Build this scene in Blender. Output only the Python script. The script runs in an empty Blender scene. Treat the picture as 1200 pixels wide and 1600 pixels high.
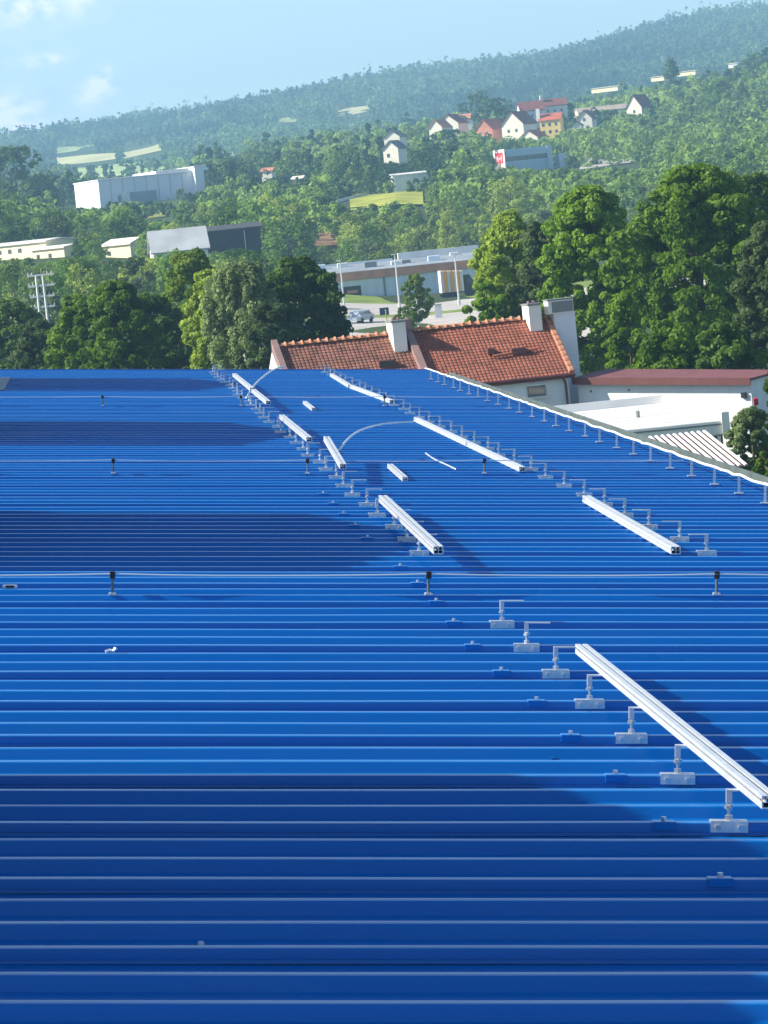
import bpy, bmesh, math, random
import numpy as np
from mathutils import Vector, Matrix
PI = math.pi
R = math.radians
random.seed(7)
rg = np.random.default_rng(11)
sc = bpy.context.scene
C = sc.collection

# ------------------------------------------------------------------ camera, sky, sun, exposure
F_PX = 6213.0            # focal length in photograph pixels
VX, VY = 124.0, 390.0    # where the building's long axis vanishes in the photograph
ROLL = R(5.8)            # pitch of the roof down to the eave (the camera lies square to it)
PIT = math.atan((800 - VY) / F_PX)
CAM = np.array((0.0, 0.0, 12.0))
XU = np.array((math.cos(ROLL), 0, -math.sin(ROLL)))
YV = np.array((0.0, 1.0, 0.0))
NW = np.array((math.sin(ROLL), 0, math.cos(ROLL)))
FWD = YV * math.cos(PIT) - NW * math.sin(PIT)
UPV = NW * math.cos(PIT) + YV * math.sin(PIT)
cam = bpy.data.cameras.new('camera')
cam_o = bpy.data.objects.new('camera', cam)
C.objects.link(cam_o)
cam.lens = F_PX / 1600 * 36
cam.sensor_width = 36
cam.shift_x = (600 - VX) / 1600
cam.clip_start = 0.3
cam.clip_end = 20000
m = Matrix.Identity(4)
for i in range(3):
    m[i][0], m[i][1], m[i][2], m[i][3] = XU[i], UPV[i], -FWD[i], CAM[i]
cam_o.matrix_world = m
sc.camera = cam_o

SUN_EL, SUN_AZ = R(34.0), R(-88.0)     # azimuth from +Y towards +X
sun_dir = Vector((math.sin(SUN_AZ) * math.cos(SUN_EL), math.cos(SUN_AZ) * math.cos(SUN_EL), math.sin(SUN_EL)))
sl = bpy.data.lights.new('sun', 'SUN')
sl.energy = 5.0
sl.angle = R(0.55)
sl.color = (1.0, 0.93, 0.80)
so = bpy.data.objects.new('sun', sl)
C.objects.link(so)
so.rotation_euler = sun_dir.to_track_quat('Z', 'Y').to_euler()
so.location = (-30, 0, 60)

world = bpy.data.worlds.new('World')
sc.world = world
world.use_nodes = True
wt = world.node_tree
wn, wl = wt.nodes, wt.links
for n_ in list(wn): wn.remove(n_)
out = wn.new('ShaderNodeOutputWorld')
bg = wn.new('ShaderNodeBackground')
bg.inputs['Strength'].default_value = 0.112
sky = wn.new('ShaderNodeTexSky')
sky.sky_type = 'NISHITA'
sky.sun_disc = False
sky.sun_elevation = SUN_EL
sky.sun_rotation = SUN_AZ
sky.altitude = 300
sky.air_density = 0.70
sky.dust_density = 0.5
sky.ozone_density = 1.0
hs = wn.new('ShaderNodeHueSaturation')
hs.inputs['Saturation'].default_value = 1.0
wl.new(sky.outputs[0], hs.inputs['Color'])
# thin clouds low in the sky, by direction
tc = wn.new('ShaderNodeTexCoord')
def wmath(op, a, b=None, c=None):
    n = wn.new('ShaderNodeMath'); n.operation = op
    for k, v in enumerate((a, b, c)):
        if v is None: continue
        if isinstance(v, (int, float)): n.inputs[k].default_value = v
        else: wl.new(v, n.inputs[k])
    return n.outputs[0]
sep = wn.new('ShaderNodeSeparateXYZ')
wl.new(tc.outputs['Generated'], sep.inputs[0])
mp = wn.new('ShaderNodeMapping')
mp.inputs['Scale'].default_value = (110, 110, 170)
wl.new(tc.outputs['Generated'], mp.inputs['Vector'])
nz = wn.new('ShaderNodeTexNoise')
nz.inputs['Scale'].default_value = 1.6
nz.inputs['Detail'].default_value = 6
wl.new(mp.outputs[0], nz.inputs['Vector'])
az = wmath('ARCTAN2', sep.outputs[0], sep.outputs[1])
tot = None
for (ca, ce, wa, we, s_) in ((-0.0135, 0.0350, .0075, .0042, 1.5), (0.0062, 0.0378, .0026, .0026, 1.5), (0.0106, 0.0412, .0024, .0022, 2.2),
                          (-0.0050, 0.0480, .0050, .0014, 1.2), (-0.0040, 0.0625, .010, .0040, 1.3), (-.10, .05, .05, .012, .8), (.22, .08, .07, .015, .7), (-.4, .09, .12, .03, .9), (.5, .07, .1, .02, .8)):
    da = wmath('DIVIDE', wmath('SUBTRACT', az, ca), wa)
    de = wmath('DIVIDE', wmath('SUBTRACT', sep.outputs[2], ce), we)
    q = wmath('ADD', wmath('MULTIPLY', da, da), wmath('MULTIPLY', de, de))
    g = wmath('MULTIPLY', wmath('EXPONENT', wmath('MULTIPLY', q, -0.7)), s_)
    tot = g if tot is None else wmath('ADD', tot, g)
cl = wmath('MULTIPLY', tot, wmath('MULTIPLY_ADD', nz.outputs[0], 3.4, -1.15))
cl.node.use_clamp = True
cl2 = wmath('MULTIPLY', cl, 0.85)
mx = wn.new('ShaderNodeMix'); mx.data_type = 'RGBA'
wl.new(cl2, mx.inputs[0])
wl.new(hs.outputs[0], mx.inputs[6])
mx.inputs[7].default_value = (8.6, 7.9, 8.1, 1)
wl.new(mx.outputs[2], bg.inputs['Color'])
wl.new(bg.outputs[0], out.inputs['Surface'])

sc.view_settings.view_transform = 'Standard'
sc.view_settings.look = 'None'
sc.view_settings.exposure = 0.82
sc.view_settings.gamma = 1.0
sc.view_settings.use_curve_mapping = False
sc.render.engine = 'CYCLES'
cy = sc.cycles
cy.max_bounces = 7; cy.diffuse_bounces = 2; cy.glossy_bounces = 3; cy.transmission_bounces = 3
cy.transparent_max_bounces = 6; cy.volume_bounces = 1
cy.use_denoising = True
cy.sample_clamp_indirect = 4

# ------------------------------------------------------------------ geometry of the picture
H_PAN = 1.635                      # camera above the roof pan, square to it
ORG = CAM - NW * H_PAN
def roofpt(u, v, w=0.0):
    return ORG + XU * u + YV * v + NW * w
def onroof(px, py, w=0.035):       # photograph pixel -> (u, v) on a plane w above the pan
    d = FWD + XU * ((px - VX) / F_PX) + UPV * ((800 - py) / F_PX)
    t = (H_PAN - w) / -(d @ NW)
    return (d @ XU) * t, (d @ YV) * t
def W(px, py, D):                  # photograph pixel at a distance D along the view -> world point
    d = FWD + XU * ((px - VX) / F_PX) + UPV * ((800 - py) / F_PX)
    return CAM + d * (D / d[1])
def proj(p):
    q = np.asarray(p, float) - CAM
    f = q @ FWD
    return VX + F_PX * (q @ XU) / f, 800 - F_PX * (q @ UPV) / f

# ------------------------------------------------------------------ terrain height
TS = np.array([-3000., -300., 0., 250., 500., 750., 1000., 1250., 4000.])
TD = np.array([-5000., 0., 300., 450., 575., 700., 900., 1100., 1250., 1500., 1700., 2000., 2300., 2600., 3000., 3600., 4300., 5300., 9000.])
TZ = np.array([
 [0,0,0, 4,8.5,11.5,14.5,19,23,30,35,44,53,64,78,108,126,105,90],
 [0,0,0, 4,8.5,11.5,14.5,19,23,30,35,44,53,64,78,108,128,105,90],
 [0,0,0, 3,7.5,11,14.5,19,23,30,35,44,53,64,79,110,131,105,90],
 [0,0,0, 1,4.5,8,14,19,24,32,37,45,54,64,82,117,141,110,90],
 [0,0,0, 0,0.5,5,16,21,25,34,40,46,52,62,84,124,156,125,90],
 [0,0,0, 0,0.3,4,12,19,23,35,42,49,54,64,88,130,164,135,90],
 [0,0,0, 0,0.2,3.5,10,17,22,37,50,58,60,66,92,138,186,150,90],
 [0,0,0, 0,0.2,3.5,10,17,24,40,62,70,70,74,100,150,200,165,90],
 [0,0,0, 0,0.2,3.5,10,17,24,40,62,70,70,74,100,150,200,165,90]], float)
def zt(x, y):
    x = np.asarray(x, float); y = np.asarray(y, float)
    S = x / np.maximum(y, 300) * F_PX
    i = np.clip(np.searchsorted(TS, S) - 1, 0, len(TS) - 2)
    j = np.clip(np.searchsorted(TD, y) - 1, 0, len(TD) - 2)
    a = np.clip((S - TS[i]) / (TS[i + 1] - TS[i]), 0, 1)
    b = np.clip((y - TD[j]) / (TD[j + 1] - TD[j]), 0, 1)
    z = (TZ[i, j] * (1 - a) + TZ[i + 1, j] * a) * (1 - b) + (TZ[i, j + 1] * (1 - a) + TZ[i + 1, j + 1] * a) * b
    k = np.clip((y - 700) / 2500, 0, 1)
    z = z + k * (5 * np.sin(x / 61 + y / 173) * np.sin(y / 97 - x / 210 + 1) + 3 * np.sin(x / 29 + 2) * np.sin(y / 41 + x / 80))
    return z
def ground_hit(px, py):
    d = W(px, py, 1.0) - CAM
    ts = np.arange(150., 5500., 4.)
    P = CAM[None] + d[None] * ts[:, None]
    below = P[:, 2] < zt(P[:, 0], P[:, 1])
    k = np.argmax(below)
    return P[k] if below[k] else None

# ------------------------------------------------------------------ materials
MATS = {}
def mat(name, col, rough=.7, metal=0., spec=.5, var=0., vscale=2., bump=0., bscale=20., coat=0., streak=None, tint_attr=None, coord='Object'):
    if name in MATS: return MATS[name]
    m = bpy.data.materials.new(name); m.use_nodes = True
    nt = m.node_tree; n = nt.nodes; l = nt.links
    b = n['Principled BSDF']
    b.inputs['Base Color'].default_value = (*col, 1)
    b.inputs['Roughness'].default_value = rough
    b.inputs['Metallic'].default_value = metal
    b.inputs['Specular IOR Level'].default_value = spec
    b.inputs['Coat Weight'].default_value = coat
    t = n.new('ShaderNodeTexCoord')
    mpn = n.new('ShaderNodeMapping'); l.new(t.outputs[coord], mpn.inputs[0])
    if streak: mpn.inputs['Scale'].default_value = streak
    if var > 0:
        z = n.new('ShaderNodeTexNoise'); z.inputs['Scale'].default_value = vscale; z.inputs['Detail'].default_value = 5
        l.new(mpn.outputs[0], z.inputs['Vector'])
        r = n.new('ShaderNodeValToRGB')
        r.color_ramp.elements[0].position = .3; r.color_ramp.elements[1].position = .7
        r.color_ramp.elements[0].color = (*[c * (1 - var) for c in col], 1)
        r.color_ramp.elements[1].color = (*[min(1, c * (1 + var)) for c in col], 1)
        l.new(z.outputs[0], r.inputs[0]); l.new(r.outputs[0], b.inputs['Base Color'])
    if bump > 0:
        z = n.new('ShaderNodeTexNoise'); z.inputs['Scale'].default_value = bscale; z.inputs['Detail'].default_value = 4
        l.new(mpn.outputs[0], z.inputs['Vector'])
        bb = n.new('ShaderNodeBump'); bb.inputs['Strength'].default_value = bump; bb.inputs['Distance'].default_value = .02
        l.new(z.outputs[0], bb.inputs['Height']); l.new(bb.outputs[0], b.inputs['Normal'])
    MATS[name] = m
    return m

def leaf_mat(name, dark, light, trans=.36, scale=.5, attr=False):
    if name in MATS: return MATS[name]
    m = bpy.data.materials.new(name); m.use_nodes = True
    nt = m.node_tree; n = nt.nodes; l = nt.links
    for x in list(n): n.remove(x)
    o = n.new('ShaderNodeOutputMaterial')
    t = n.new('ShaderNodeTexCoord')
    z = n.new('ShaderNodeTexNoise'); z.inputs['Scale'].default_value = scale; z.inputs['Detail'].default_value = 3
    l.new(t.outputs['Object'], z.inputs['Vector'])
    if attr:
        a = n.new('ShaderNodeAttribute'); a.attribute_name = 'tint'; rnd = a.outputs['Fac']
    else:
        a = n.new('ShaderNodeObjectInfo'); rnd = a.outputs['Random']
    s = n.new('ShaderNodeMath'); s.operation = 'MULTIPLY_ADD'
    l.new(z.outputs[0], s.inputs[0]); s.inputs[1].default_value = 1.1
    s2 = n.new('ShaderNodeMath'); s2.operation = 'MULTIPLY_ADD'
    l.new(rnd, s2.inputs[0]); s2.inputs[1].default_value = .9 if attr else .5; s2.inputs[2].default_value = -.5 if attr else -.3
    l.new(s2.outputs[0], s.inputs[2])
    r = n.new('ShaderNodeValToRGB')
    r.color_ramp.elements[0].color = (*dark, 1); r.color_ramp.elements[1].color = (*light, 1)
    r.color_ramp.elements[0].position = .15; r.color_ramp.elements[1].position = .85
    l.new(s.outputs[0], r.inputs[0])
    d = n.new('ShaderNodeBsdfPrincipled'); d.inputs['Roughness'].default_value = .55; d.inputs['Specular IOR Level'].default_value = .12
    l.new(r.outputs[0], d.inputs['Base Color'])
    tr = n.new('ShaderNodeBsdfTranslucent')
    hv = n.new('ShaderNodeHueSaturation'); hv.inputs['Value'].default_value = 1.5; hv.inputs['Saturation'].default_value = 1.1
    l.new(r.outputs[0], hv.inputs['Color']); l.new(hv.outputs[0], tr.inputs['Color'])
    mxs = n.new('ShaderNodeMixShader'); mxs.inputs[0].default_value = trans
    l.new(d.outputs[0], mxs.inputs[1]); l.new(tr.outputs[0], mxs.inputs[2]); l.new(mxs.outputs[0], o.inputs['Surface'])
    MATS[name] = m
    return m

# ------------------------------------------------------------------ builders
class MB:
    def __init__(s): s.v = []; s.f = []
    def add(s, vs, fs, M=None):
        o = len(s.v)
        s.v += [tuple(M @ Vector(p)) if M is not None else tuple(p) for p in vs]
        s.f += [tuple(o + i for i in f) for f in fs]
        return s
    def box(s, x0, x1, y0, y1, z0, z1, M=None):
        return s.add([(x0,y0,z0),(x1,y0,z0),(x1,y1,z0),(x0,y1,z0),(x0,y0,z1),(x1,y0,z1),(x1,y1,z1),(x0,y1,z1)],
                     [(0,3,2,1),(4,5,6,7),(0,1,5,4),(1,2,6,5),(2,3,7,6),(3,0,4,7)], M)
    def bbox(s, x0, x1, y0, y1, z0, z1, b, M=None):      # box with chamfered upper edges
        v = []
        for z, k in ((z0, 0), (z1 - b, 0), (z1, b)):
            v += [(x0+k,y0+k,z),(x1-k,y0+k,z),(x1-k,y1-k,z),(x0+k,y1-k,z)]
        f = [(0,3,2,1),(8,9,10,11)]
        for a in (0, 4):
            for i in range(4):
                j = (i+1) % 4
                f.append((a+i, a+j, a+4+j, a+4+i))
        return s.add(v, f, M)
    def tube(s, pts, r, n=8, cap=True, r2=None):
        pts = [Vector(p) for p in pts]
        rings = []
        for i, p in enumerate(pts):
            d = (pts[min(i+1, len(pts)-1)] - pts[max(i-1, 0)]).normalized()
            a = d.cross(Vector((0, 0, 1)))
            if a.length < .05: a = d.cross(Vector((1, 0, 0)))
            a.normalize(); b = d.cross(a)
            rr = r if r2 is None else r + (r2 - r) * i / (len(pts) - 1)
            rings.append([p + (a * math.cos(2*PI*k/n) + b * math.sin(2*PI*k/n)) * rr for k in range(n)])
        o = len(s.v)
        for rg_ in rings: s.v += [tuple(q) for q in rg_]
        for i in range(len(rings) - 1):
            for k in range(n):
                k2 = (k+1) % n
                s.f.append((o+i*n+k, o+i*n+k2, o+(i+1)*n+k2, o+(i+1)*n+k))
        if cap:
            s.f.append(tuple(o + k for k in range(n)))
            s.f.append(tuple(o + (len(rings)-1)*n + k for k in range(n))[::-1])
        return s
    def prism(s, poly, y0, y1, M=None):                # polygon in x,z pushed along y
        n = len(poly)
        v = [(p[0], y0, p[1]) for p in poly] + [(p[0], y1, p[1]) for p in poly]
        f = [tuple(range(n)), tuple(range(2*n-1, n-1, -1))] + [(i, i+n, (i+1) % n + n, (i+1) % n) for i in range(n)]
        return s.add(v, f, M)
    def mesh(s, name):
        me = bpy.data.meshes.new(name)
        me.from_pydata(s.v, [], s.f); me.validate(); me.update()
        bm = bmesh.new(); bm.from_mesh(me); bmesh.ops.recalc_face_normals(bm, faces=bm.faces); bm.to_mesh(me); bm.free()
        return me
    def build(s, name, material, parent=None, smooth=False):
        me = s.mesh(name); me.materials.append(material)
        if smooth:
            for p in me.polygons: p.use_smooth = True
        o = bpy.data.objects.new(name, me); C.objects.link(o)
        if parent is not None: o.parent = parent
        return o
def link(name, me, parent=None, loc=None):
    o = bpy.data.objects.new(name, me); C.objects.link(o)
    if parent is not None: o.parent = parent
    if loc is not None: o.location = loc
    return o
def tag(o, label=None, cat=None, group=None, kind=None):
    if label: o['label'] = label
    if cat: o['category'] = cat
    if group: o['group'] = group
    if kind: o['kind'] = kind
    return o
def empty(name, loc=(0,0,0), rz=0, label=None, cat=None, group=None, M=None):
    o = bpy.data.objects.new(name, None); C.objects.link(o)
    o.empty_display_size = .2
    if M is not None: o.matrix_world = M
    else: o.location = loc; o.rotation_euler = (0, 0, rz)
    return tag(o, label, cat, group)
def copy_tree(o, parent=None):
    c = o.copy(); C.objects.link(c); c.parent = parent
    for ch in o.children: copy_tree(ch, c)
    return c
def roof_matrix(u, v, w=0., rot=0.):
    p = roofpt(u, v, w)
    M = Matrix(((XU[0], YV[0], NW[0], p[0]), (XU[1], YV[1], NW[1], p[1]), (XU[2], YV[2], NW[2], p[2]), (0, 0, 0, 1)))
    return M @ Matrix.Rotation(rot, 4, 'Z')

# ------------------------------------------------------------------ terrain
def sheet(name, xs, ys, zf, material, kind='structure'):
    X, Y = np.meshgrid(xs, ys)
    Z = zf(X, Y)
    v = np.stack([X, Y, Z], -1).reshape(-1, 3)
    nx, ny = len(xs), len(ys)
    i, j = np.meshgrid(np.arange(nx-1), np.arange(ny-1))
    a = (j*nx + i).ravel()
    f = np.stack([a, a+1, a+nx+1, a+nx], -1)
    me = bpy.data.meshes.new(name)
    me.from_pydata(v.tolist(), [], f.tolist()); me.update()
    for p in me.polygons: p.use_smooth = True
    me.materials.append(material)
    o = bpy.data.objects.new(name, me); C.objects.link(o); o['kind'] = kind
    return o
def ground_material():
    m = mat('ground', (.06, .09, .025), rough=.95, spec=.1, var=.45, vscale=.02)
    nt = m.node_tree; n = nt.nodes; l = nt.links
    b = n['Principled BSDF']; old = b.inputs['Base Color'].links[0].from_socket
    t = n.new('ShaderNodeTexCoord')
    z = n.new('ShaderNodeTexNoise'); z.inputs['Scale'].default_value = .35; z.inputs['Detail'].default_value = 6
    l.new(t.outputs['Object'], z.inputs['Vector'])
    mm = n.new('ShaderNodeMix'); mm.data_type = 'RGBA'; mm.blend_type = 'MIX'
    r = n.new('ShaderNodeMapRange'); r.inputs[1].default_value = .35; r.inputs[2].default_value = .7; r.inputs[4].default_value = .7
    l.new(z.outputs[0], r.inputs[0]); l.new(r.outputs[0], mm.inputs[0])
    l.new(old, mm.inputs[6]); mm.inputs[7].default_value = (.045, .06, .02, 1)
    l.new(mm.outputs[2], b.inputs['Base Color'])
    return m
xs = np.concatenate([np.arange(-3500, -200, 220.), np.arange(-200, 1000, 20.), np.arange(1000, 4000, 220.)])
ys = np.concatenate([np.arange(-900, 0, 150.), np.arange(0, 600, 25.), np.arange(600, 5400, 22.), np.arange(5400, 6401, 200.)])
sheet('ground', xs, ys, zt, ground_material())

def field(name, pix, material, lift=.25, n=16):
    """pasture draped over the terrain: its corners are where the sight lines meet the ground"""
    P = [ground_hit(*p) for p in pix]
    if any(p is None for p in P): return None
    a, b, c, d = P            # near-left, near-right, far-right, far-left
    v = []; f = []
    for j in range(n + 1):
        for i in range(n + 1):
            s, t = i / n, j / n
            q = (a * (1 - s) + b * s) * (1 - t) + (d * (1 - s) + c * s) * t
            v.append((q[0], q[1], float(zt(q[0], q[1])) + lift))
    for j in range(n):
        for i in range(n):
            k = j * (n + 1) + i
            f.append((k, k + 1, k + n + 2, k + n + 1))
    me = bpy.data.meshes.new(name); me.from_pydata(v, [], f); me.update(); me.materials.append(material)
    o = bpy.data.objects.new(name, me); C.objects.link(o); o['kind'] = 'structure'
    return o
M_past = mat('pasture', (.42, .52, .20), rough=.95, spec=.1, var=.25, vscale=.03)
M_hay = mat('hay_field', (.52, .50, .24), rough=.95, spec=.1, var=.2, vscale=.03)
M_yel = mat('yellow_meadow', (.36, .38, .06), rough=.95, spec=.1, var=.4, vscale=.12)
M_dirt = mat('bare_earth', (.30, .17, .09), rough=.95, spec=.1, var=.3, vscale=.3)
M_pave = mat('pale_concrete', (.50, .46, .42), rough=.9, spec=.2, var=.18, vscale=.25)
M_asph = mat('asphalt', (.13, .13, .13), rough=.9, spec=.2, var=.2, vscale=.4)
M_gras = mat('verge_grass', (.20, .27, .05), rough=.95, spec=.1, var=.35, vscale=.25)

# ------------------------------------------------------------------ the blue hall and its roof
M_blue = mat('blue_coated_steel', (.001, .150, .485), rough=.28, spec=.36, var=.10, vscale=.9, bump=.05, bscale=1.6, streak=(.25, 3, 1), coord='Object')
def wear(m):
    nt = m.node_tree; n = nt.nodes; l = nt.links; b = n['Principled BSDF']
    base = b.inputs['Base Color'].links[0].from_socket
    t = n.new('ShaderNodeTexCoord'); mp_ = n.new('ShaderNodeMapping'); mp_.inputs['Scale'].default_value = (.35, 2.2, 1)
    l.new(t.outputs['Object'], mp_.inputs[0])
    oi = n.new('ShaderNodeObjectInfo'); ad = n.new('ShaderNodeVectorMath'); ad.operation = 'ADD'
    l.new(mp_.outputs[0], ad.inputs[0]); cb = n.new('ShaderNodeCombineXYZ'); mm_ = n.new('ShaderNodeMath'); mm_.operation = 'MULTIPLY'; mm_.inputs[1].default_value = 40
    l.new(oi.outputs['Random'], mm_.inputs[0]); l.new(mm_.outputs[0], cb.inputs[2]); l.new(cb.outputs[0], ad.inputs[1])
    z = n.new('ShaderNodeTexNoise'); z.inputs['Scale'].default_value = 3.0; z.inputs['Detail'].default_value = 8; z.inputs['Roughness'].default_value = .65
    l.new(ad.outputs[0], z.inputs['Vector'])
    r = n.new('ShaderNodeMapRange'); r.inputs[1].default_value = .52; r.inputs[2].default_value = .80; r.inputs[4].default_value = .13
    l.new(z.outputs[0], r.inputs[0])
    mx_ = n.new('ShaderNodeMix'); mx_.data_type = 'RGBA'; l.new(r.outputs[0], mx_.inputs[0]); l.new(base, mx_.inputs[6]); mx_.inputs[7].default_value = (.10, .17, .30, 1)
    l.new(mx_.outputs[2], b.inputs['Base Color'])
    z2 = n.new('ShaderNodeTexNoise'); z2.inputs['Scale'].default_value = 1.1; z2.inputs['Detail'].default_value = 5
    l.new(ad.outputs[0], z2.inputs['Vector'])
    r2 = n.new('ShaderNodeMapRange'); r2.inputs[1].default_value = .3; r2.inputs[2].default_value = .7; r2.inputs[3].default_value = .20; r2.inputs[4].default_value = .36
    l.new(z2.outputs[0], r2.inputs[0]); l.new(r2.outputs[0], b.inputs['Roughness'])
wear(M_blue)
M_bluedk = mat('blue_flashing', (.004, .10, .36), rough=.4, spec=.4, var=.08)
M_alu = mat('mill_aluminium', (.80, .82, .83), rough=.36, metal=.45, spec=.6, var=.08, vscale=14, bump=.08, bscale=60)
M_alub = mat('bracket_aluminium', (.62, .64, .66), rough=.38, metal=.7, spec=.6, var=.12, vscale=60)
M_zinc = mat('galvanised_steel', (.13, .165, .155), rough=.5, metal=.3, var=.22, vscale=3, bump=.1, bscale=9)
M_steel = mat('stainless_bolt', (.70, .70, .68), rough=.25, metal=.9)
M_black = mat('black_plastic', (.02, .02, .022), rough=.5)
M_wire = mat('aluminium_wire', (.78, .79, .80), rough=.35, metal=.5)
M_wht = mat('white_wall_paint', (.62, .64, .66), rough=.85, var=.08, vscale=1.2, bump=.1, bscale=6)

V0 = 8.368
RIB = 1 / 3
U_RIDGE, U_EAVE = -6.0, 4.70
V_END = V0 + RIB * 135 + .08
hall = empty('blue_roofed_hall', roofpt(0, 0, 0), 0, 'long industrial hall under a blue ribbed metal roof that fills the foreground', 'building', M=roof_matrix(0, 0, 0))

def panel_mesh():
    """one metre of roof: three trapezoid ribs; local y = along the building, from the joint rib"""
    prof = []
    def rib(y, joint):
        if joint:
            prof.extend([(y - .004, .0), (y - .002, .009), (y - .005, .010), (y - .003, .0325), (y, .0352)])
        else:
            prof.extend([(y - .016, .0), (y - .014, .002), (y - .003, .0325), (y, .035)])
        prof.extend([(y + .012, .0360), (y + .030, .0360), (y + .042, .0350), (y + .0455, .0325), (y + .061, .002), (y + .064, 0.)])
    rib(.02, True)
    prof.extend([(.02 + .155, 0.), (.02 + .165, .0022), (.02 + .185, .0022), (.02 + .195, 0.)])
    rib(.02 + RIB, False)
    prof.extend([(.02 + RIB + .155, 0.), (.02 + RIB + .165, .0022), (.02 + RIB + .185, .0022), (.02 + RIB + .195, 0.)])
    rib(.02 + 2 * RIB, False)
    prof.extend([(.02 + 2*RIB + .155, 0.), (.02 + 2*RIB + .165, .0022), (.02 + 2*RIB + .185, .0022), (.02 + 2*RIB + .195, 0.)])
    prof.append((1.0195 + .004, -.001))
    us = np.linspace(U_RIDGE, U_EAVE, 24)
    v = []; f = []
    n = len(prof)
    for i, u in enumerate(us):
        for (y, z) in prof: v.append((u, y, z))
    for i in range(len(us) - 1):
        for k in range(n - 1):
            a = i * n + k
            f.append((a, a + n, a + n + 1, a + 1))
    me = bpy.data.meshes.new('roof_panel'); me.from_pydata(v, [], f); me.update()
    me.materials.append(M_blue)
    return me
pm = [panel_mesh() for _ in range(3)]
for q, me in enumerate(pm):                    # three presses of the same sheet, each a little differently flat
    for vv in me.vertices:
        vv.co.z += .0007 * math.sin(vv.co.x * (1.1 + .4 * q) + q * 2) + .0004 * math.sin(vv.co.x * 3.1 + q)
        vv.co.y += .0012 * math.sin(vv.co.x * .9 + q * 1.7)
j0 = -12
for j in range(j0, 45):
    v = V0 + RIB * 2 + j - .02
    if v > V_END - .9: break
    o = link('roof_panel', pm[j % 3], hall, (0, v, 0))
last_v = v
# trim, ridge and far slope
MB().box(U_RIDGE, U_EAVE, last_v + .005, last_v + .10, -.05, .042).build('verge_flashing', M_bluedk, hall)
mb = MB().prism([(U_RIDGE - .25, -.005), (U_RIDGE + .2, .043), (U_RIDGE + .2, .047), (U_RIDGE - .0, .075), (U_RIDGE - .25, .05)], -11, last_v + .08)
mb.build('ridge_cap', M_bluedk, hall)
ang = math.tan(2 * ROLL)
MB().add([(U_RIDGE - .05, -11, .02), (U_RIDGE - .05, last_v + .1, .02), (U_RIDGE - 10, last_v + .1, .02 - 10 * ang), (U_RIDGE - 10, -11, .02 - 10 * ang)], [(0,1,2,3)]).build('far_slope', M_blue, hall)
# gutter along the eave
g = [(U_EAVE - .02, -.012), (U_EAVE - .02, -.10), (U_EAVE + .03, -.13), (U_EAVE + .20, -.13), (U_EAVE + .23, -.085), (U_EAVE + .235, .0),
     (U_EAVE + .25, .004), (U_EAVE + .25, -.09), (U_EAVE + .21, -.145), (U_EAVE + .02, -.145), (U_EAVE - .035, -.105), (U_EAVE - .035, -.012)]
MB().prism(g, -11, last_v + .1).build('gutter', M_zinc, hall)
# walls of the hall (vertical in the world, so built in world space)
wall = MB()
pe = roofpt(U_EAVE - .15, 0, -.16); pr = roofpt(U_RIDGE, 0, -.03)
wy1 = last_v + .02
wall.box(pe[0] - .18, pe[0], -11, wy1, -.5, pe[2])
xl = pr[0] - 9.6
wall.add([(xl, wy1, -.5), (pe[0], wy1, -.5), (pe[0], wy1, pe[2] - .02), (pr[0], wy1, pr[2] - .05), (xl, wy1, 8.9), (xl, wy1 - .2, -.5), (pe[0], wy1 - .2, -.5), (pe[0], wy1 - .2, pe[2] - .02), (pr[0], wy1 - .2, pr[2] - .05), (xl, wy1 - .2, 8.9)],
         [(0,1,2,3,4), (5,9,8,7,6), (0,4,9,5), (0,5,6,1)])
wall.box(xl - .2, xl, -11, wy1, -.5, 8.9)
wo = wall.build('wall', M_wht); wo.parent = hall; wo.matrix_parent_inverse = hall.matrix_world.inverted() if False else roof_matrix(0,0,0).inverted()

# roof lanterns left of the frame, whose shadows lie across the roof
M_glz = mat('lantern_glazing', (.25, .33, .38), rough=.12, spec=.8)
M_lan = mat('lantern_grey', (.30, .31, .32), rough=.5, var=.1)
for i, (vc, word) in enumerate(((10.22, 'nearest'), (22.2, 'second nearest'), (34.9, 'third'), (47.5, 'farthest'))):
    L = empty('roof_lantern', M=roof_matrix(-1.32, vc, 0), label='%s grey gabled roof lantern at the left edge of the blue roof' % word, cat='roof lantern', group='gabled lanterns in a row on the blue roof')
    hw = 1.95 if i == 0 else 2.2
    mb = MB()
    w1, w2 = 1.44, 1.80
    MB().box(0.002, .46, -hw, hw, .036, .044).build('apron', M_lan, L)
    mb.add([(0,-hw,-.01),(0,hw,-.01),(0,hw,w1),(0,0,w2),(0,-hw,w1),(-2.6,-hw,-.01),(-2.6,hw,-.01),(-2.6,hw,w1),(-2.6,0,w2),(-2.6,-hw,w1)],
           [(0,1,2,3,4),(5,9,8,7,6),(0,4,9,5),(1,6,7,2),(0,5,6,1)])
    mb.build('curb', M_lan, L)
    for s in (-1, 1):
        for k in range(4):
            x0, x1 = -2.6 + .65 * k + .03, -2.6 + .65 * (k + 1) - .03
            mb = MB()
            nn = Vector((0, s * (w2 - w1), hw)).normalized() * .03
            a = [(x0, s * hw * 1.0, w1), (x1, s * hw * 1.0, w1), (x1, 0, w2), (x0, 0, w2)]
            mb.add([tuple(Vector(p)) for p in a] + [tuple(Vector(p) + nn) for p in a], [(0,1,2,3),(4,5,6,7),(0,1,5,4),(1,2,6,5),(2,3,7,6),(3,0,4,7)])
            mb.build('pane', M_glz, L)

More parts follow.
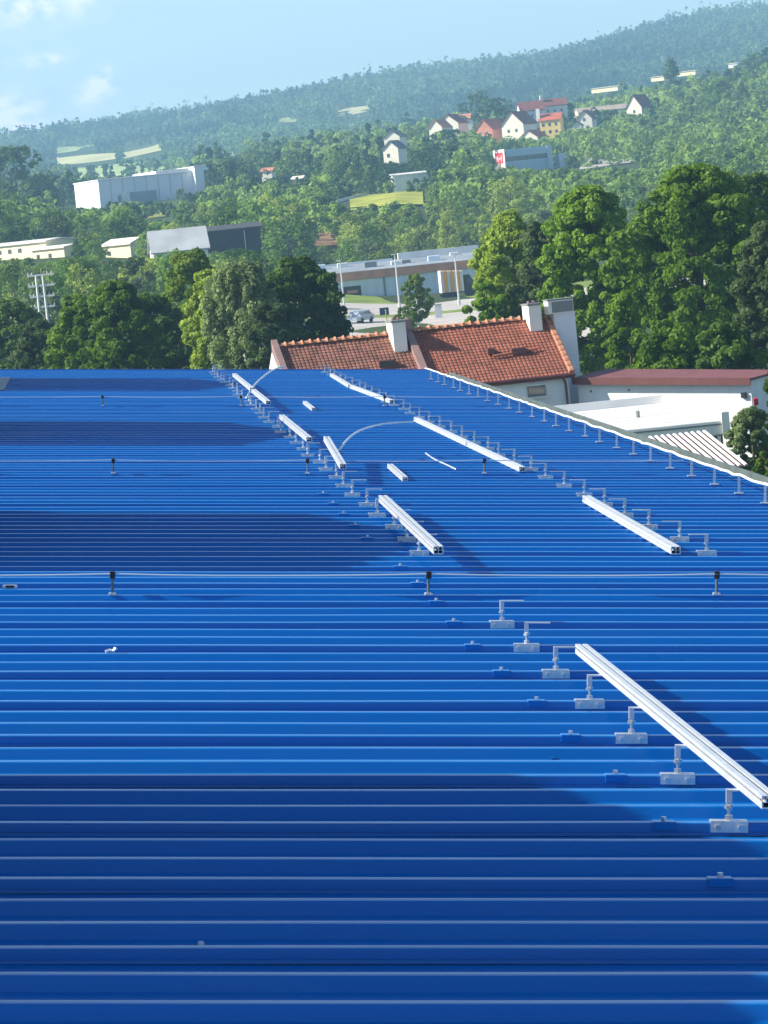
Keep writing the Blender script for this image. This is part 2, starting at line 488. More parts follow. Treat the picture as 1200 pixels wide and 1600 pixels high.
# ---- solar rail brackets on every joint rib
def make_bracket(arm):
    b = empty('rail_bracket', (0, 0, 0))
    m1 = MB()
    m1.bbox(-.052, .052, -.008, .030, .0005, .006, .0015)
    m1.box(-.052, .052, -.0105, -.007, -.026, .006)
    m1.box(-.052, .052, .029, .0325, -.020, .006)
    m1.build('base_plate', M_alub, b)
    for s in (-1, 1):
        mb = MB(); mb.tube([(s*.032, -.0105, -.012), (s*.032, -.018, -.012)], .009, 6)
        mb.build('bolt', M_steel, b)
    m2 = MB(); m2.tube([(0, .010, .005), (0, .010, .085)], .0052, 6)
    m2.tube([(0, .010, .006), (0, .010, .020)], .012, 6)
    m2.tube([(-.004, .010, .036), (.004, .010, .052)], .0125, 6)
    m2.tube([(-.004, -.004, .044), (.010, .022, .044)], .006, 6)
    m2.build('stud', M_steel, b)
    m3 = MB()
    m3.box(-.008, .008, .000, .024, .055, .092)
    m3.box(-.008 if arm > 0 else -.095, .095 if arm > 0 else .008, -.004, .028, .089, .093)
    m3.build('arm', M_alub, b)
    return b
ORD = 'first second third fourth fifth sixth seventh eighth ninth tenth eleventh twelfth thirteenth fourteenth fifteenth sixteenth seventeenth eighteenth nineteenth twentieth'.split()
def ordinal(n):
    return ORD[n-1] if n <= 20 else ('twenty-' + ORD[n-21] if n < 30 else ('thirtieth' if n == 30 else 'thirty-' + ORD[n-31]))
def place(o, u, v, w, rot=0., s=1.):
    o.matrix_world = roof_matrix(u, v, w, rot) @ Matrix.Scale(s, 4)
protoA = make_bracket(1)
protoB = make_bracket(-1)
usedA = usedB = False
names = ['nearest', 'second', 'third', 'fourth', 'fifth', 'sixth', 'seventh']
for j in range(1, 43):
    k = 8 + 3 * (j - 1)
    v = V0 + RIB * k
    if v > last_v - .3: break
    near = j <= 7
    if near or j >= 11:
        if j in (12, 13, 14) and False: continue
        o = protoA if not usedA else copy_tree(protoA); usedA = True
        jit = random.uniform(-.010, .010) if near else random.uniform(-.02, .02) - .002 * (v - 20)
        ro = random.uniform(-.09, .09)
        place(o, 1.820 + jit, v + .0, .036, ro)
        if near:
            tag(o, '%s silver rail bracket from the bottom in the row left of the longest near rail' % names[j-1] if j > 1 else 'silver rail bracket in shade below the lower end of the longest near rail', 'bracket', 'silver brackets in the left row on the blue roof')
        else:
            tag(o, '%s silver bracket beyond the near conductor wire in the left row' % ordinal(j - 10), 'bracket', 'silver brackets in the left row on the blue roof')
    if j >= 11:
        o = protoB if not usedB else copy_tree(protoB); usedB = True
        place(o, onroof(1100, 868, .01)[0] - .0035 * (v - 21) + random.uniform(-.015, .015), v, .036, random.uniform(-.09, .09))
        lab = '%s silver bracket of the right row, counted from its near end' % ordinal(j - 10)
        tag(o, lab, 'bracket', 'silver brackets in the right row on the blue roof')

# ---- small blue caps left of the left row
def make_cap():
    b = empty('fixing_cap', (0, 0, 0))
    MB().bbox(-.032, .032, -.012, .032, -.018, .004, .002).build('cap_plate', M_blue, b)
    MB().tube([(0, .008, .005), (0, .008, .016)], .008, 6).build('screw_head', M_steel, b)
    return b
cap0 = make_cap()
first = True
cap_words = ['lowest blue fixing cap, in shade near the right edge', 'blue fixing cap in shade left of the lowest silver bracket', 'blue fixing cap left of the sixth silver bracket row, at the shadow edge', 'blue fixing cap left of the fifth bracket',
             'blue fixing cap left of the fourth bracket', 'blue fixing cap left of the middle bracket of the near row', 'blue fixing cap left of the second highest near bracket', 'blue fixing cap left of the highest near bracket',
             'small blue fixing cap just beyond the near bracket row', 'small blue fixing cap near the foot of the middle wire post', 'small blue fixing cap below the rail with the dark open end']
cap_u = [onroof(x, y, .02)[0] for x, y in ((1127, 1385), (1040, 1297), (963, 1221), (893, 1158), (840, 1104), (787, 1059), (741, 1017), (710, 979), (680, 944), (650, 914), (623, 888))]
for q in range(11):
    v = V0 + RIB * (5 + 3 * q)
    o = cap0 if first else copy_tree(cap0); first = False
    place(o, cap_u[q], v, .036, 0)
    tag(o, cap_words[q], 'fixing cap', 'blue fixing caps on the roof ribs')
for q in range(12, 17):
    o = copy_tree(cap0)
    place(o, 1.60, V0 + RIB * (5 + 3 * q), .036, 0)
    tag(o, '%s faint blue fixing cap left of the far silver brackets' % ordinal(q - 11), 'fixing cap', 'blue fixing caps on the roof ribs')

# ---- aluminium rails: slotted square extrusion
def rail_profile(a=.024, t=.004, s=.006):
    # open channel cross-section in x,z with a slot in every visible side
    outer = [(-a,0),(-s,0),(-s,t),(-a+t,t),(-a+t, a-s),(-a, a-s),(-a, a-s+.001),(-a+.003,a-s+.001),(-a+.003,a+s),(-a,a+s),(-a,2*a),(-s,2*a),(-s,2*a-.0035),(s,2*a-.0035),(s,2*a),(a,2*a),(a,a+s),(a-.003,a+s),(a-.003,a-s),(a,a-s),(a,0),(s,0),(s,t),(a-t,t),(a-t,2*a-t),(-a+t,2*a-t),(-a+t,a)]
    return outer
def rail(u0, v0, w0, u1, v1, w1, label, group='aluminium rails lying on the blue roof', a=.026, joints=()):
    p0, p1 = Vector(roofpt(u0, v0, w0)), Vector(roofpt(u1, v1, w1))
    d = (p1 - p0); L = d.length; d.normalize()
    n = Vector(NW); n = (n - d * n.dot(d)).normalized(); x = d.cross(n)
    M = Matrix(((x[0], d[0], n[0], p0[0]), (x[1], d[1], n[1], p0[1]), (x[2], d[2], n[2], p0[2]), (0,0,0,1)))
    t, s = .004, .006
    e = empty('aluminium_rail', M=M, label=label, cat='rail', group=group)
    mb = MB()
    a *= 1.1
    h = 1.64 * a
    # four walls, each split by a slot line; the tube is open at its ends
    mb.box(-a, a, 0, L, 0, t)
    mb.box(-a, -a + t, 0, L, t, h * .52); mb.box(-a, -a + t, 0, L, h * .70, h)
    mb.box(-a + .010, -a + t + .010, 0, L, h * .50, h * .72)
    mb.box(a - t, a, 0, L, t, h)
    mb.box(-a + t, -.0045, 0, L, h - t, h); mb.box(.0045, a - t, 0, L, h - t, h); mb.box(-.0045, .0045, 0, L, h - t - .008, h - t - .004)
    mb.build('extrusion', M_alu, e)
    for y_ in (.05, L - .054): MB().box(-a + t, a - t, y_, y_ + .004, t, h - t).build('end_shade', M_black, e)  # black plates stand in for the shade inside the open rail ends
    mw = MB(); mw.box(-.0015, .0015, .0, L, t, h - t - .0085); mw.box(-a + t, -.0018, 0, L, h * .46, h * .50); mw.box(.0018, a - t, 0, L, h * .46, h * .50); mw.build('web', M_alub, e)
    for f in joints:
        MB().box(-a - .001, a + .001, L * f - .003, L * f + .003, .002, h + .0015).build('splice_line', M_zinc, e)
    return e
def prail(pn, pf, wn, wf, label, group='aluminium rails lying on the blue roof', a=.022):
    (u0, v0), (u1, v1) = onroof(pn[0], pn[1], wn), onroof(pf[0], pf[1], wf)
    return rail(u0, v0, wn, u1, v1, wf, label, group, a)
prail((1203, 1264), (908, 1021), .129, .129, 'longest nearest bright aluminium rail crossing the lower right of the blue roof', a=.020)
prail((685, 866), (598, 784), .129, .129, 'bright rail with dark open end and brackets along its left, middle of the roof')
prail((536, 733), (510, 689), .132, .20, 'tilted rail with a curved strap at its middle, left row', a=.020)
prail((483, 690), (440, 654), .129, .129, 'short rail between the two thin shadows of the left row', a=.020)
prail((419, 632), (396, 613), .129, .129, 'nearer half of the farthest rail pair in the left row', a=.020)
prail((394, 611), (366, 588), .138, .138, 'far half of the farthest rail pair in the left row', a=.020)
prail((1056, 866), (916, 784), .036, .036, 'bright double-line rail lying between the right row and the near wire post', a=.0225)
prail((816, 737), (733, 697.5), .036, .036, 'nearer half of the long middle rail in the right row', a=.020)
prail((732, 697), (650, 658), .036, .036, 'far half of the long middle rail in the right row', a=.020)
prail((612, 630), (549, 606.5), .036, .036, 'nearer half of the farthest rail in the right row', a=.020)
prail((547, 606), (518, 588), .036, .036, 'far half of the farthest rail in the right row', a=.020)
prail((633, 752), (609, 731), .036, .040, 'short rail offcut lying alone between the rows, nearer one', group='short rail offcuts between the rows', a=.017)
prail((490, 642), (476, 631), .036, .040, 'short rail offcut lying alone between the rows, farther one', group='short rail offcuts between the rows', a=.017)

# ---- curved straps
def strap(pts, r, label, name='curved_strap', cat='strap'):
    P = [Vector(roofpt(*p)) for p in pts]
    Q = []
    for i in range(len(P) - 1):
        p0, p1, p2, p3 = P[max(i-1,0)], P[i], P[i+1], P[min(i+2, len(P)-1)]
        for t in np.linspace(0, 1, 7)[:-1]:
            t = float(t)
            Q.append(.5 * ((2*p1) + (p2-p0)*t + (2*p0-5*p1+4*p2-p3)*t*t + (3*p1-p0-3*p2+p3)*t**3))
    Q.append(P[-1])
    mb = MB(); mb.tube(Q, r, 6)
    return tag(mb.build(name, M_wire, None, True), label, cat)
def wpt(px, py, v):     # point over the roof on the sight line through a pixel, at distance v along the roof
    p = W(px, py, v) - ORG
    return (p @ XU, v, p @ NW)
strap([wpt(530, 703, 29.6), wpt(545, 685, 29.9), wpt(565, 672, 30.3), wpt(600, 662.5, 30.8), wpt(646, 659, 31.3)], .009, 'pale curved strap springing from the tilted rail in the left row')
strap([wpt(385, 622, 42.5), wpt(396, 604, 42.8), wpt(410, 590, 43.2), wpt(427, 578, 43.8), wpt(444, 572.5, 44.3)], .011, 'pale curved strap rising over the farthest left rail by the roof edge')
strap([(2.72, 31.2, .04), (2.70, 30.2, .045), (2.72, 29.4, .045), (2.74, 28.9, .04)], .006, 'faint thin curved strap lying below the long middle rail')

# ---- lightning conductor: posts with a clamp, wires across the roof
def make_post():
    b = empty('wire_post', (0, 0, 0))
    MB().bbox(-.016, .016, -.010, .034, .0, .012, .004).build('foot', M_alub, b)
    MB().tube([(0, .012, .010), (0, .012, .088)], .0065, 8).build('pole', M_zinc, b)
    mb = MB(); mb.bbox(-.012, .012, -.002, .026, .078, .112, .004)
    mb.build('clamp', M_black, b)
    return b
post0 = make_post(); first = True
rows = ((30, [onroof(x, 930, .036)[0] for x in (176, 670, 1120)], 'near'), (60, [onroof(x, 741, .036)[0] for x in (177, 481, 758)], 'middle'), (97, [onroof(x, 634, .036)[0] for x in (160, 376, 600)], 'far'))
sides = ('leftmost', 'central', 'rightmost')
for k, us, word in rows:
    for u, s in zip(us, sides):
        o = post0 if first else copy_tree(post0); first = False
        place(o, u, V0 + RIB * k, .036, random.uniform(-.1, .1))
        tag(o, '%s wire post of the %s conductor row across the blue roof' % (s, word), 'wire post', 'posts that hold the lightning conductor wires')
    v = V0 + RIB * k + .012
    pts = []
    allu = [-4.3, -2.9, -1.3] + list(us) + [4.32]
    for i in range(len(allu) - 1):
        for t in np.linspace(0, 1, 7)[:-1]:
            pts.append(Vector(roofpt(allu[i] * (1 - t) + allu[i + 1] * t, v + .01 * math.sin(9 * t + i), .134 - .009 * math.sin(PI * t))))
    pts.append(Vector(roofpt(4.32, v, .13)))
    mb = MB(); mb.tube(pts, .0048 if k < 50 else .0035, 6)
    tag(mb.build('conductor_wire', M_wire, None, True), 'thin conductor wire strung across the roof on the %s row of posts' % word, 'wire', 'thin wires across the blue roof')

# wire along the eave on its own posts
def make_epost():
    b = empty('eave_post', (0, 0, 0))
    MB().bbox(-.03, .03, -.010, .034, .0, .008, .003).build('foot', M_alub, b)
    MB().box(-.008, .008, .008, .014, .006, .122).build('upright', M_alub, b)
    return b
ep0 = make_epost(); first = True; n_up = 0
pts = []
rr = random.Random(3)
for k in range(8, 135, 3):
    v = V0 + RIB * k
    if v > last_v: break
    if 24.6 < v < 49.6:
        o = ep0 if first else copy_tree(ep0); first = False
        place(o, 4.325 + rr.uniform(-.01, .01), v, .036, rr.uniform(-.15, .15))
        n_up += 1
        tag(o, '%s slim grey upright under the white eave cable, counted from the right edge' % ordinal(n_up), 'upright', 'uprights that carry the eave wire')
    for q in range(4 if v < 49.6 else 0):
        pts.append(Vector(roofpt(4.335 + rr.uniform(-.008, .008), v + q * .25, .158 + rr.uniform(-.004, .004) - .006 * math.sin(PI * q / 4))))
M_rope = mat('white_eave_cable', (.80, .82, .84), rough=.5)
mb = MB(); mb.tube(pts, .0095, 6)
tag(mb.build('eave_cable', M_rope, None, True), 'white wavy cable running the length of the roof along its right eave', 'cable')

# small oddments
e = empty('wire_connector', M=roof_matrix(onroof(20, 893, .05)[0], V0 + RIB * 31.1, .036), label='small dark wire connector at the left edge of the near conductor wire', cat='connector')
MB().bbox(-.035, .035, -.012, .012, .002, .018, .004).build('body', M_alub, e)
MB().box(-.020, .020, -.016, -.0122, .004, .016).build('clip', M_black, e)
uu, vv = onroof(172, 1011, .035)
mb = MB(); mb.tube([(-.02, 0, .006), (-.004, .004, .012), (.012, 0, .010), (.022, -.004, .022)], .007, 6)
o = mb.build('metal_scrap', M_alu); o.matrix_world = roof_matrix(uu, V0 + RIB * 22 + .01, .036)
tag(o, 'small bright metal scrap lying on a rib at the left of the roof', 'scrap')
for (px, py, lab) in ((864, 1185, 'dark speck of debris on the roof right of the lower blue caps'), (314, 1476, 'small pale speck on the shaded roof at lower left'), (342, 1018, 'tiny bump of sealant on a rib left of centre')):
    uu, vv = onroof(px, py, .003)
    o = MB().bbox(-.008, .008, -.02, .02, 0, .008, .003).build('debris', M_bluedk if px != 314 else M_alub); o.matrix_world = roof_matrix(uu, vv, .001)
    tag(o, lab, 'debris')
# ------------------------------------------------------------------ the tiled houses just behind the roof
def brick_noise(name, col, **k): return mat(name, col, **k)
M_tile = mat('clay_tile', (.30, .100, .060), rough=.9, var=.30, vscale=2.6, bump=.2, bscale=14)
M_tileold = mat('old_clay_tile', (.22, .095, .065), rough=.9, var=.45, vscale=2.2, bump=.2, bscale=14)
M_ridge = mat('ridge_clay', (.46, .20, .11), rough=.85, var=.35, vscale=3)
M_plast = mat('pale_plaster', (.80, .81, .80), rough=.9, var=.10, vscale=.8, bump=.15, bscale=5)
M_cream = mat('cream_plaster', (.86, .83, .74), rough=.9, var=.06, vscale=1)
M_mauve = mat('parapet_sheet', (.30, .19, .17), rough=.55, var=.15)
M_brown = mat('brown_sheet', (.15, .05, .045), rough=.5, var=.15, vscale=2)
M_maroon = mat('maroon_roofing', (.20, .07, .07), rough=.7, var=.15, vscale=1)
M_gls = mat('window_glass', (.05, .07, .07), rough=.08, spec=.9)
M_frm = mat('window_frame_grey', (.22, .24, .23), rough=.5)
M_memb = mat('white_membrane', (.74, .735, .71), rough=.6, var=.08, vscale=.7)
M_red = mat('red_paint', (.55, .03, .05), rough=.5)

HD = 170.0
h0 = Vector(W(425, 541.5, HD)); HZ = 7.0
h0.z = (h0.z + W(840, 503.5, HD)[2]) / 2
YAW = R(7.0)
def hmat(p): return Matrix.Translation(p) @ Matrix.Rotation(YAW, 4, 'Z')
PW = F_PX / HD
def tiled_slope(L, depth, drop, material, parent, tw=.17, tl=.20, seed=1):
    """pan tiles: every tile is its own curved piece, slightly out of line; joined because they are too small to pick apart"""
    r = random.Random(seed)
    cols = int(L / tw); rows = int(math.hypot(depth, drop) / tl)
    tw = L / cols; tl2 = math.hypot(depth, drop) / rows
    dv = Vector((0, -depth, -drop)).normalized(); nn = Vector((0, -drop, depth)).normalized()
    V = []; Fc = []
    for j in range(rows):
        for i in range(cols):
            jit = r.uniform(-.012, .012); lift = r.uniform(0, .008)
            o = len(V)
            x0 = i * tw
            for (a, h) in ((0, .0), (.25, .017), (.5, .022), (.75, .017), (1.0, .0)):
                for (b, q) in ((0, .0), (1, .018)):
                    p = Vector((x0 + a * tw * .97, 0, 0)) + dv * ((j + b) * tl2 + jit * b) + nn * (h + q + lift * b + .012)
                    V.append(tuple(p))
            # front lip
            for (a, h) in ((0, .0), (.25, .017), (.5, .022), (.75, .017), (1.0, .0)):
                p = Vector((x0 + a * tw * .97, 0, 0)) + dv * ((j + 1) * tl2 + jit) + nn * (h + .0 + .002)
                V.append(tuple(p))
            for k in range(4):
                Fc.append((o + 2*k, o + 2*k + 1, o + 2*k + 3, o + 2*k + 2))
                Fc.append((o + 2*k + 1, o + 10 + k, o + 11 + k, o + 2*k + 3))
    me = bpy.data.meshes.new('roof_tiles'); me.from_pydata(V, [], Fc); me.update(); me.materials.append(material)
    o = link('roof_tiles', me, parent); o['kind'] = 'stuff'
    return o
def ridge_tiles(x0, x1, parent, n):
    st = (x1 - x0) / n
    mb = MB()
    pts = []
    v = []; f = []
    for y, r_, in ((0, .12), (st * .70, .13), (st * .97, .19)):
        for k in range(7):
            a = PI * k / 6
            v.append((y, r_ * 1.15 * math.cos(a), r_ * math.sin(a)))
    for i in range(2):
        for k in range(6):
            f.append((i*7+k, i*7+k+1, (i+1)*7+k+1, (i+1)*7+k))
    f.append((14,15,16,17,18,19,20))
    me = bpy.data.meshes.new('ridge_tile'); me.from_pydata(v, [], f); me.update(); me.materials.append(M_ridge)
    for i in range(n):
        o = link('ridge_tile', me, parent, (x0 + st * i, 0, .01 + random.uniform(-.01, .015)))
        o.rotation_euler = (0, -R(4) + random.uniform(-.02, .02), random.uniform(-.04, .04))
def house_body(L, depth, drop, eave_z, parent, matw, back=3.2):
    mb = MB()
    # local z=0 is the ridge
    g = -h0.z
    prof = [(-depth + .25, g), (-depth + .25, -drop + .06), (-.02, -.07), (back - .2, -drop * back / depth + .02), (back - .2, g)]
    n = len(prof)
    v = [(0, p[0], p[1]) for p in prof] + [(L, p[0], p[1]) for p in prof]
    mb.add(v, [tuple(range(n)), tuple(range(2*n-1, n-1, -1))] + [(i, i+n, (i+1) % n + n, (i+1) % n) for i in range(n)])
    return mb.build('wall', matw, parent)
DEP, DROP = 3.6, 2.35
LA, LB = 6.02, 5.95
# left house
A = empty('tiled_house', M=hmat(h0), label='old house with weathered red clay tiles and a single chimney beyond the blue roof', cat='house')
house_body(LA, DEP, DROP, 0, A, M_plast)
tiled_slope(LA - .3, DEP, DROP, M_tileold, A, seed=2).location = (.30, 0, 0)
bs = MB(); bs.add([(0, 0, .01), (LA, 0, .01), (LA, 3.2, -2.08), (0, 3.2, -2.08)], [(0,1,2,3)]); bs.build('back_slope', M_tileold, A)
ridge_tiles(.25, LA - .35, A, 15)
def parapet(x, w, parent, m1, topw=.16):
    mb = MB()
    dn = DROP / DEP
    mb.add([(x, .15, topw), (x + w, .15, topw), (x + w, -DEP, -DROP + topw), (x, -DEP, -DROP + topw), (x, .15, -.2), (x + w, .15, -.2), (x + w, -DEP, -DROP - .2), (x, -DEP, -DROP - .2)],
           [(0,1,2,3), (7,6,5,4), (0,4,5,1), (2,6,7,3), (1,5,6,2), (3,7,4,0)])
    return mb.build('parapet', m1, parent)
parapet(0, .26, A, M_mauve, .34)
parapet(LA - .26, .30, A, M_mauve, .42)
MB().box(LA - .30, LA + .08, -.2, .5, -.1, .62).build('parapet_block', M_mauve, A)
def chimney(parent, x, y, wx, wy, z0, z1, m_front, name='chimney', cap=True, lx=0.):
    mb = MB(); mb.box(x, x + wx, y, y + wy, z0, z1)
    c = mb.build(name, m_front, parent)
    if cap:
        mb = MB(); mb.box(x - .04, x + wx + .04, y - .04, y + wy + .04, z1 + .002, z1 + .09)
        cp = mb.build('chimney_cap', M_frm, c)
        for k in range(2):
            t = MB(); t.tube([(x + wx * (.3 + .4 * k), y + wy / 2, z1 + .09), (x + wx * (.3 + .4 * k), y + wy / 2, z1 + .2)], .07, 8)
            t.build('chimney_pot', M_mauve, c)
    return c
# single chimney: bright side to the left, grey front
chimney(A, 5.05, -1.15, .58, 1.25, -1.35, .55, M_cream)
sk = MB(); sk.box(4.15, 4.85, -2.05, -1.35, -1.30, -.98, ); sko = sk.build('roof_hatch', M_brown, A)
MB().box(4.20, 4.80, -2.09, -2.052, -1.22, -1.02).build('pane', M_gls, sko)
# right house
B = empty('tiled_house', M=hmat(h0 + Matrix.Rotation(YAW, 3, 'Z') @ Vector((LA + .10, 0, .06))), label='house with fresher red clay tiles and two pale chimneys at its right end', cat='house')
wallB = house_body(LB - .15, DEP, DROP, 0, B, M_plast)
tiled_slope(LB, DEP, DROP, M_tile, B, seed=5)
bs = MB(); bs.add([(0, 0, .01), (LB, 0, .01), (LB, 3.2, -2.08), (0, 3.2, -2.08)], [(0,1,2,3)]); bs.build('back_slope', M_tile, B)
ridge_tiles(.05, 4.75, B, 13)
# verge tiles down the right gable
nv = 11
sl_ = math.hypot(DEP, DROP)
me = MB().bbox(-.02, .22, 0, .40, .02, .12, .03).mesh('verge_tile'); me.materials.append(M_ridge)
for i in range(nv):
    t = (i + 1) / nv
    o = link('verge_tile', me, B, (LB - .12, -DEP * t, -DROP * t + .02)); o.rotation_euler = (math.atan2(DROP, DEP), 0, random.uniform(-.02, .02))
mb = MB(); mb.tube([(-.05, -DEP - .05, -DROP - .02), (LB + .1, -DEP - .05, -DROP - .05)], .07, 8); mb.box(-.05, LB + .08, -DEP + .0, -DEP + .12, -DROP - .18, -DROP + .01)
mb.build('gutter', M_brown, B)
mb = MB(); mb.tube([(LB - .45, -DEP - .02, -DROP - .08), (LB - .30, -DEP + .14, -DROP - .38), (LB - .28, -DEP + .16, -DROP - 3.2)], .055, 8); mb.build('downpipe', M_brown, B)
wf = MB(); 
wx = LB - 1.95
wf.box(wx, wx + .78, -DEP + .21, -DEP + .245, -DROP - .82, -DROP - .36)
wo = wf.build('window', M_frm, B)
MB().box(wx + .05, wx + .73, -DEP + .195, -DEP + .208, -DROP - .77, -DROP - .41).build('pane', M_gls, wo)
MB().box(wx - .06, wx + .84, -DEP + .12, -DEP + .208, -DROP - .90, -DROP - .83).build('sill', M_plast, wo)
MB().box(wx - .05, wx + .83, -DEP + .14, -DEP + .209, -DROP - .355, -DROP - .29).build('lintel', M_plast, wo)
chimney(B, LB - .98, -.85, .54, 1.2, -.95, .60, M_cream)
c3 = chimney(B, LB + .10, -.85, .92, .7, -5.5, .15, M_plast, cap=False)
MB().box(LB - .12, LB + .98, -.89, -.10, .152, .72).build('chimney_head', M_cream, c3)
MB().box(LB + .03, LB + .95, -.905, -.895, .20, .66).build('chimney_plate', M_frm, c3)
MB().box(LB - .16, LB + 1.02, -.93, -.06, .722, .78).build('chimney_cap', M_frm, c3)
for (x, y, w) in ((3.75, -1.9, .62), (2.75, -1.75, .3)):
    z = -DROP * (-y) / DEP
    hb = MB().bbox(x, x + w, y - .35, y + .2, z - .1, z + .16, .03).build('roof_hatch', M_brown, B)
mb = MB()
mb.add([(2.9, -2.25, -1.32), (4.9, -2.05, -1.19), (4.9, -2.15, -1.255), (2.9, -2.35, -1.385), (2.9, -2.25, -1.26), (4.9, -2.05, -1.13), (4.9, -2.15, -1.19), (2.9, -2.35, -1.32)], [(0,3,2,1),(4,5,6,7),(0,1,5,4),(1,2,6,5),(2,3,7,6),(3,0,4,7)])
mb.build('walk_board', M_tile, B)

# ---- long white annex with a maroon roof
PL, PR = W(902, 594, 168.5), W(1172, 595, 164)
an = empty('long_annex', PL, 0, 'long white walled annex under a low maroon roof right of the tiled houses', 'annex')
d = Vector(PR) - Vector(PL)
ax = Vector((d.x, d.y, 0)); AL = ax.length; ay = math.atan2(ax.y, ax.x)
fall = d.z
an.matrix_world = Matrix.Translation(PL) @ Matrix.Rotation(ay, 4, 'Z')
g = -PL[2]
MB().add([(0,0,g),(AL,0,g),(AL,0,fall),(0,0,0),(0,2.6,g),(AL,2.6,g),(AL,2.6,fall+.1),(0,2.6,.14)], [(0,1,2,3),(7,6,5,4),(0,3,7,4),(1,5,6,2),(3,2,6,7)]).build('wall', M_plast, an)
MB().add([(-.1,-.25,.02),(AL+.15,-.25,fall+.02),(AL+.15,2.8,fall+.12),(-.1,2.8,.16),(-.1,-.25,.12),(AL+.15,-.25,fall+.12),(AL+.15,2.8,fall+.22),(-.1,2.8,.26)],
         [(0,3,2,1),(4,5,6,7),(0,1,5,4),(1,2,6,5),(2,3,7,6),(3,0,4,7)]).build('roof', M_maroon, an)
MB().add([(-.1,-.33,-.16),(AL+.15,-.33,fall-.16),(AL+.15,-.26,fall-.16),(-.1,-.26,-.16),(-.1,-.33,.14),(AL+.15,-.33,fall+.14),(AL+.15,-.26,fall+.14),(-.1,-.26,.14)],
         [(0,3,2,1),(4,5,6,7),(0,1,5,4),(1,2,6,5),(2,3,7,6),(3,0,4,7)]).build('fascia', M_brown, an)
for k, (x, z, w) in enumerate(((.55, -.42, .10), (2.35, -.36, .08))):
    MB().box(x, x + w, -.03, -.002, z + fall * x / AL - .1, z + fall * x / AL).build('wall_vent', M_frm, an)
MB().box(AL - .42, AL - .22, -.12, -.002, fall - .68, fall - .46).build('wall_lamp', M_black, an)
e = tag(MB().bbox(-.06, .12, -.1, .1, 0, .30, .05).build('red_post_box', M_red), 'small red box glimpsed beside the right end of the white annex', 'box')
pp = W(1180, 633, 160.5); e.location = pp
MB().box(-.03, .03, -.03, .03, -pp[2], -.002).build('post', M_brown, e)

# ---- white flat canopy roof in front of the annex
cb = W(1036, 629, 162); cf = W(1131, 657, 146)
zc = (cb[2] + cf[2]) / 2
cn = empty('flat_canopy', (cb[0], cb[1], 0), 0, 'flat white membrane roof with a raised rim in front of the maroon-roofed annex', 'flat roof')
dx = Vector((cf[0] - cb[0], cf[1] - cb[1], 0)); CLn = dx.length
ca = math.atan2(dx.x, -dx.y)
cn.matrix_world = Matrix.Translation((cb[0], cb[1], 0)) @ Matrix.Rotation(ca, 4, 'Z')
WX = 6.5
MB().box(-WX, 0, -CLn, 0, zc - .55, zc).build('deck', M_memb, cn)
for k in range(7):
    MB().box(-WX, -.01, -CLn * (k + 1) / 8 - .04, -CLn * (k + 1) / 8 + .04, zc + .002, zc + .014).build('membrane_seam', M_cream, cn)
MB().tube([(-2.2, -CLn * .55, zc + .002), (-2.2, -CLn * .55, zc + .26)], .08, 8).build('vent_pipe', M_frm, cn)
MB().box(-WX, .12, .002, .14, zc - .56, zc + .32).build('rim', M_memb, cn)
MB().box(.002, .14, -CLn, .0, zc - .56, zc + .30).build('rim', M_memb, cn)
MB().box(-WX, .16, -CLn - .10, -CLn - .002, zc - .50, zc - .02).build('fascia', M_cream, cn)
MB().box(-WX, .0, -CLn - .13, -CLn - .102, zc - .16, zc - .10).build('drip_edge', M_frm, cn)
MB().box(-.10, .18, -CLn - .18, -CLn - .104, zc - .56, zc + .30).build('corner_post', M_cream, cn)
mb = MB().box(-WX, -.05, -CLn + .3, -.3, 0, zc - .56); mb.build('brick_wall', M_brown, cn)
mb = MB().box(-.30, -.18, -CLn - .1, -CLn + .02, zc - 1.05, zc - .57); mb.build('bracket', M_cream, cn)
# ---- slatted lean-to
p0, p1 = W(1100, 674, 144.5), W(1166, 727, 137.5)
ln = empty('slatted_lean_to', p0, 0, 'lean-to roof of white corrugated slats sloping down from the flat canopy', 'lean-to')
d = Vector(p1) - Vector(p0)
M_slat = mat('white_slat', (.82, .81, .77), rough=.5)
me = MB()
n_ = 5
L_ = d.length
def slat_mesh():
    mb = MB()
    prof = [(-.055, 0), (-.04, .05), (.04, .05), (.055, 0)]
    v = [(x, 0, z) for x, z in prof] + [(x, -L_, z) for x, z in prof]
    mb.add(v, [(0,1,2,3), (7,6,5,4), (0,4,5,1), (1,5,6,2), (2,6,7,3), (3,7,4,0)])
    me = mb.mesh('slat'); me.materials.append(M_slat); return me
sm = slat_mesh()
rz = math.atan2(d.x, -d.y); tilt = math.asin(-d.z / L_)
for i in range(15):
    o = link('slat', sm, ln, (-.222 * i, -.02 * i, 0)); o.rotation_euler = (tilt, 0, rz)
pm_ = MB(); pm_.add([(-3.3, 0, -.03), (.06, 0, -.03), (.06, -L_, -.03), (-3.3, -L_, -.03)], [(0,1,2,3)])
o = pm_.build('roof_sheet', M_brown, ln); o.rotation_euler = (tilt, 0, rz); o.location = (0, 0, 0)

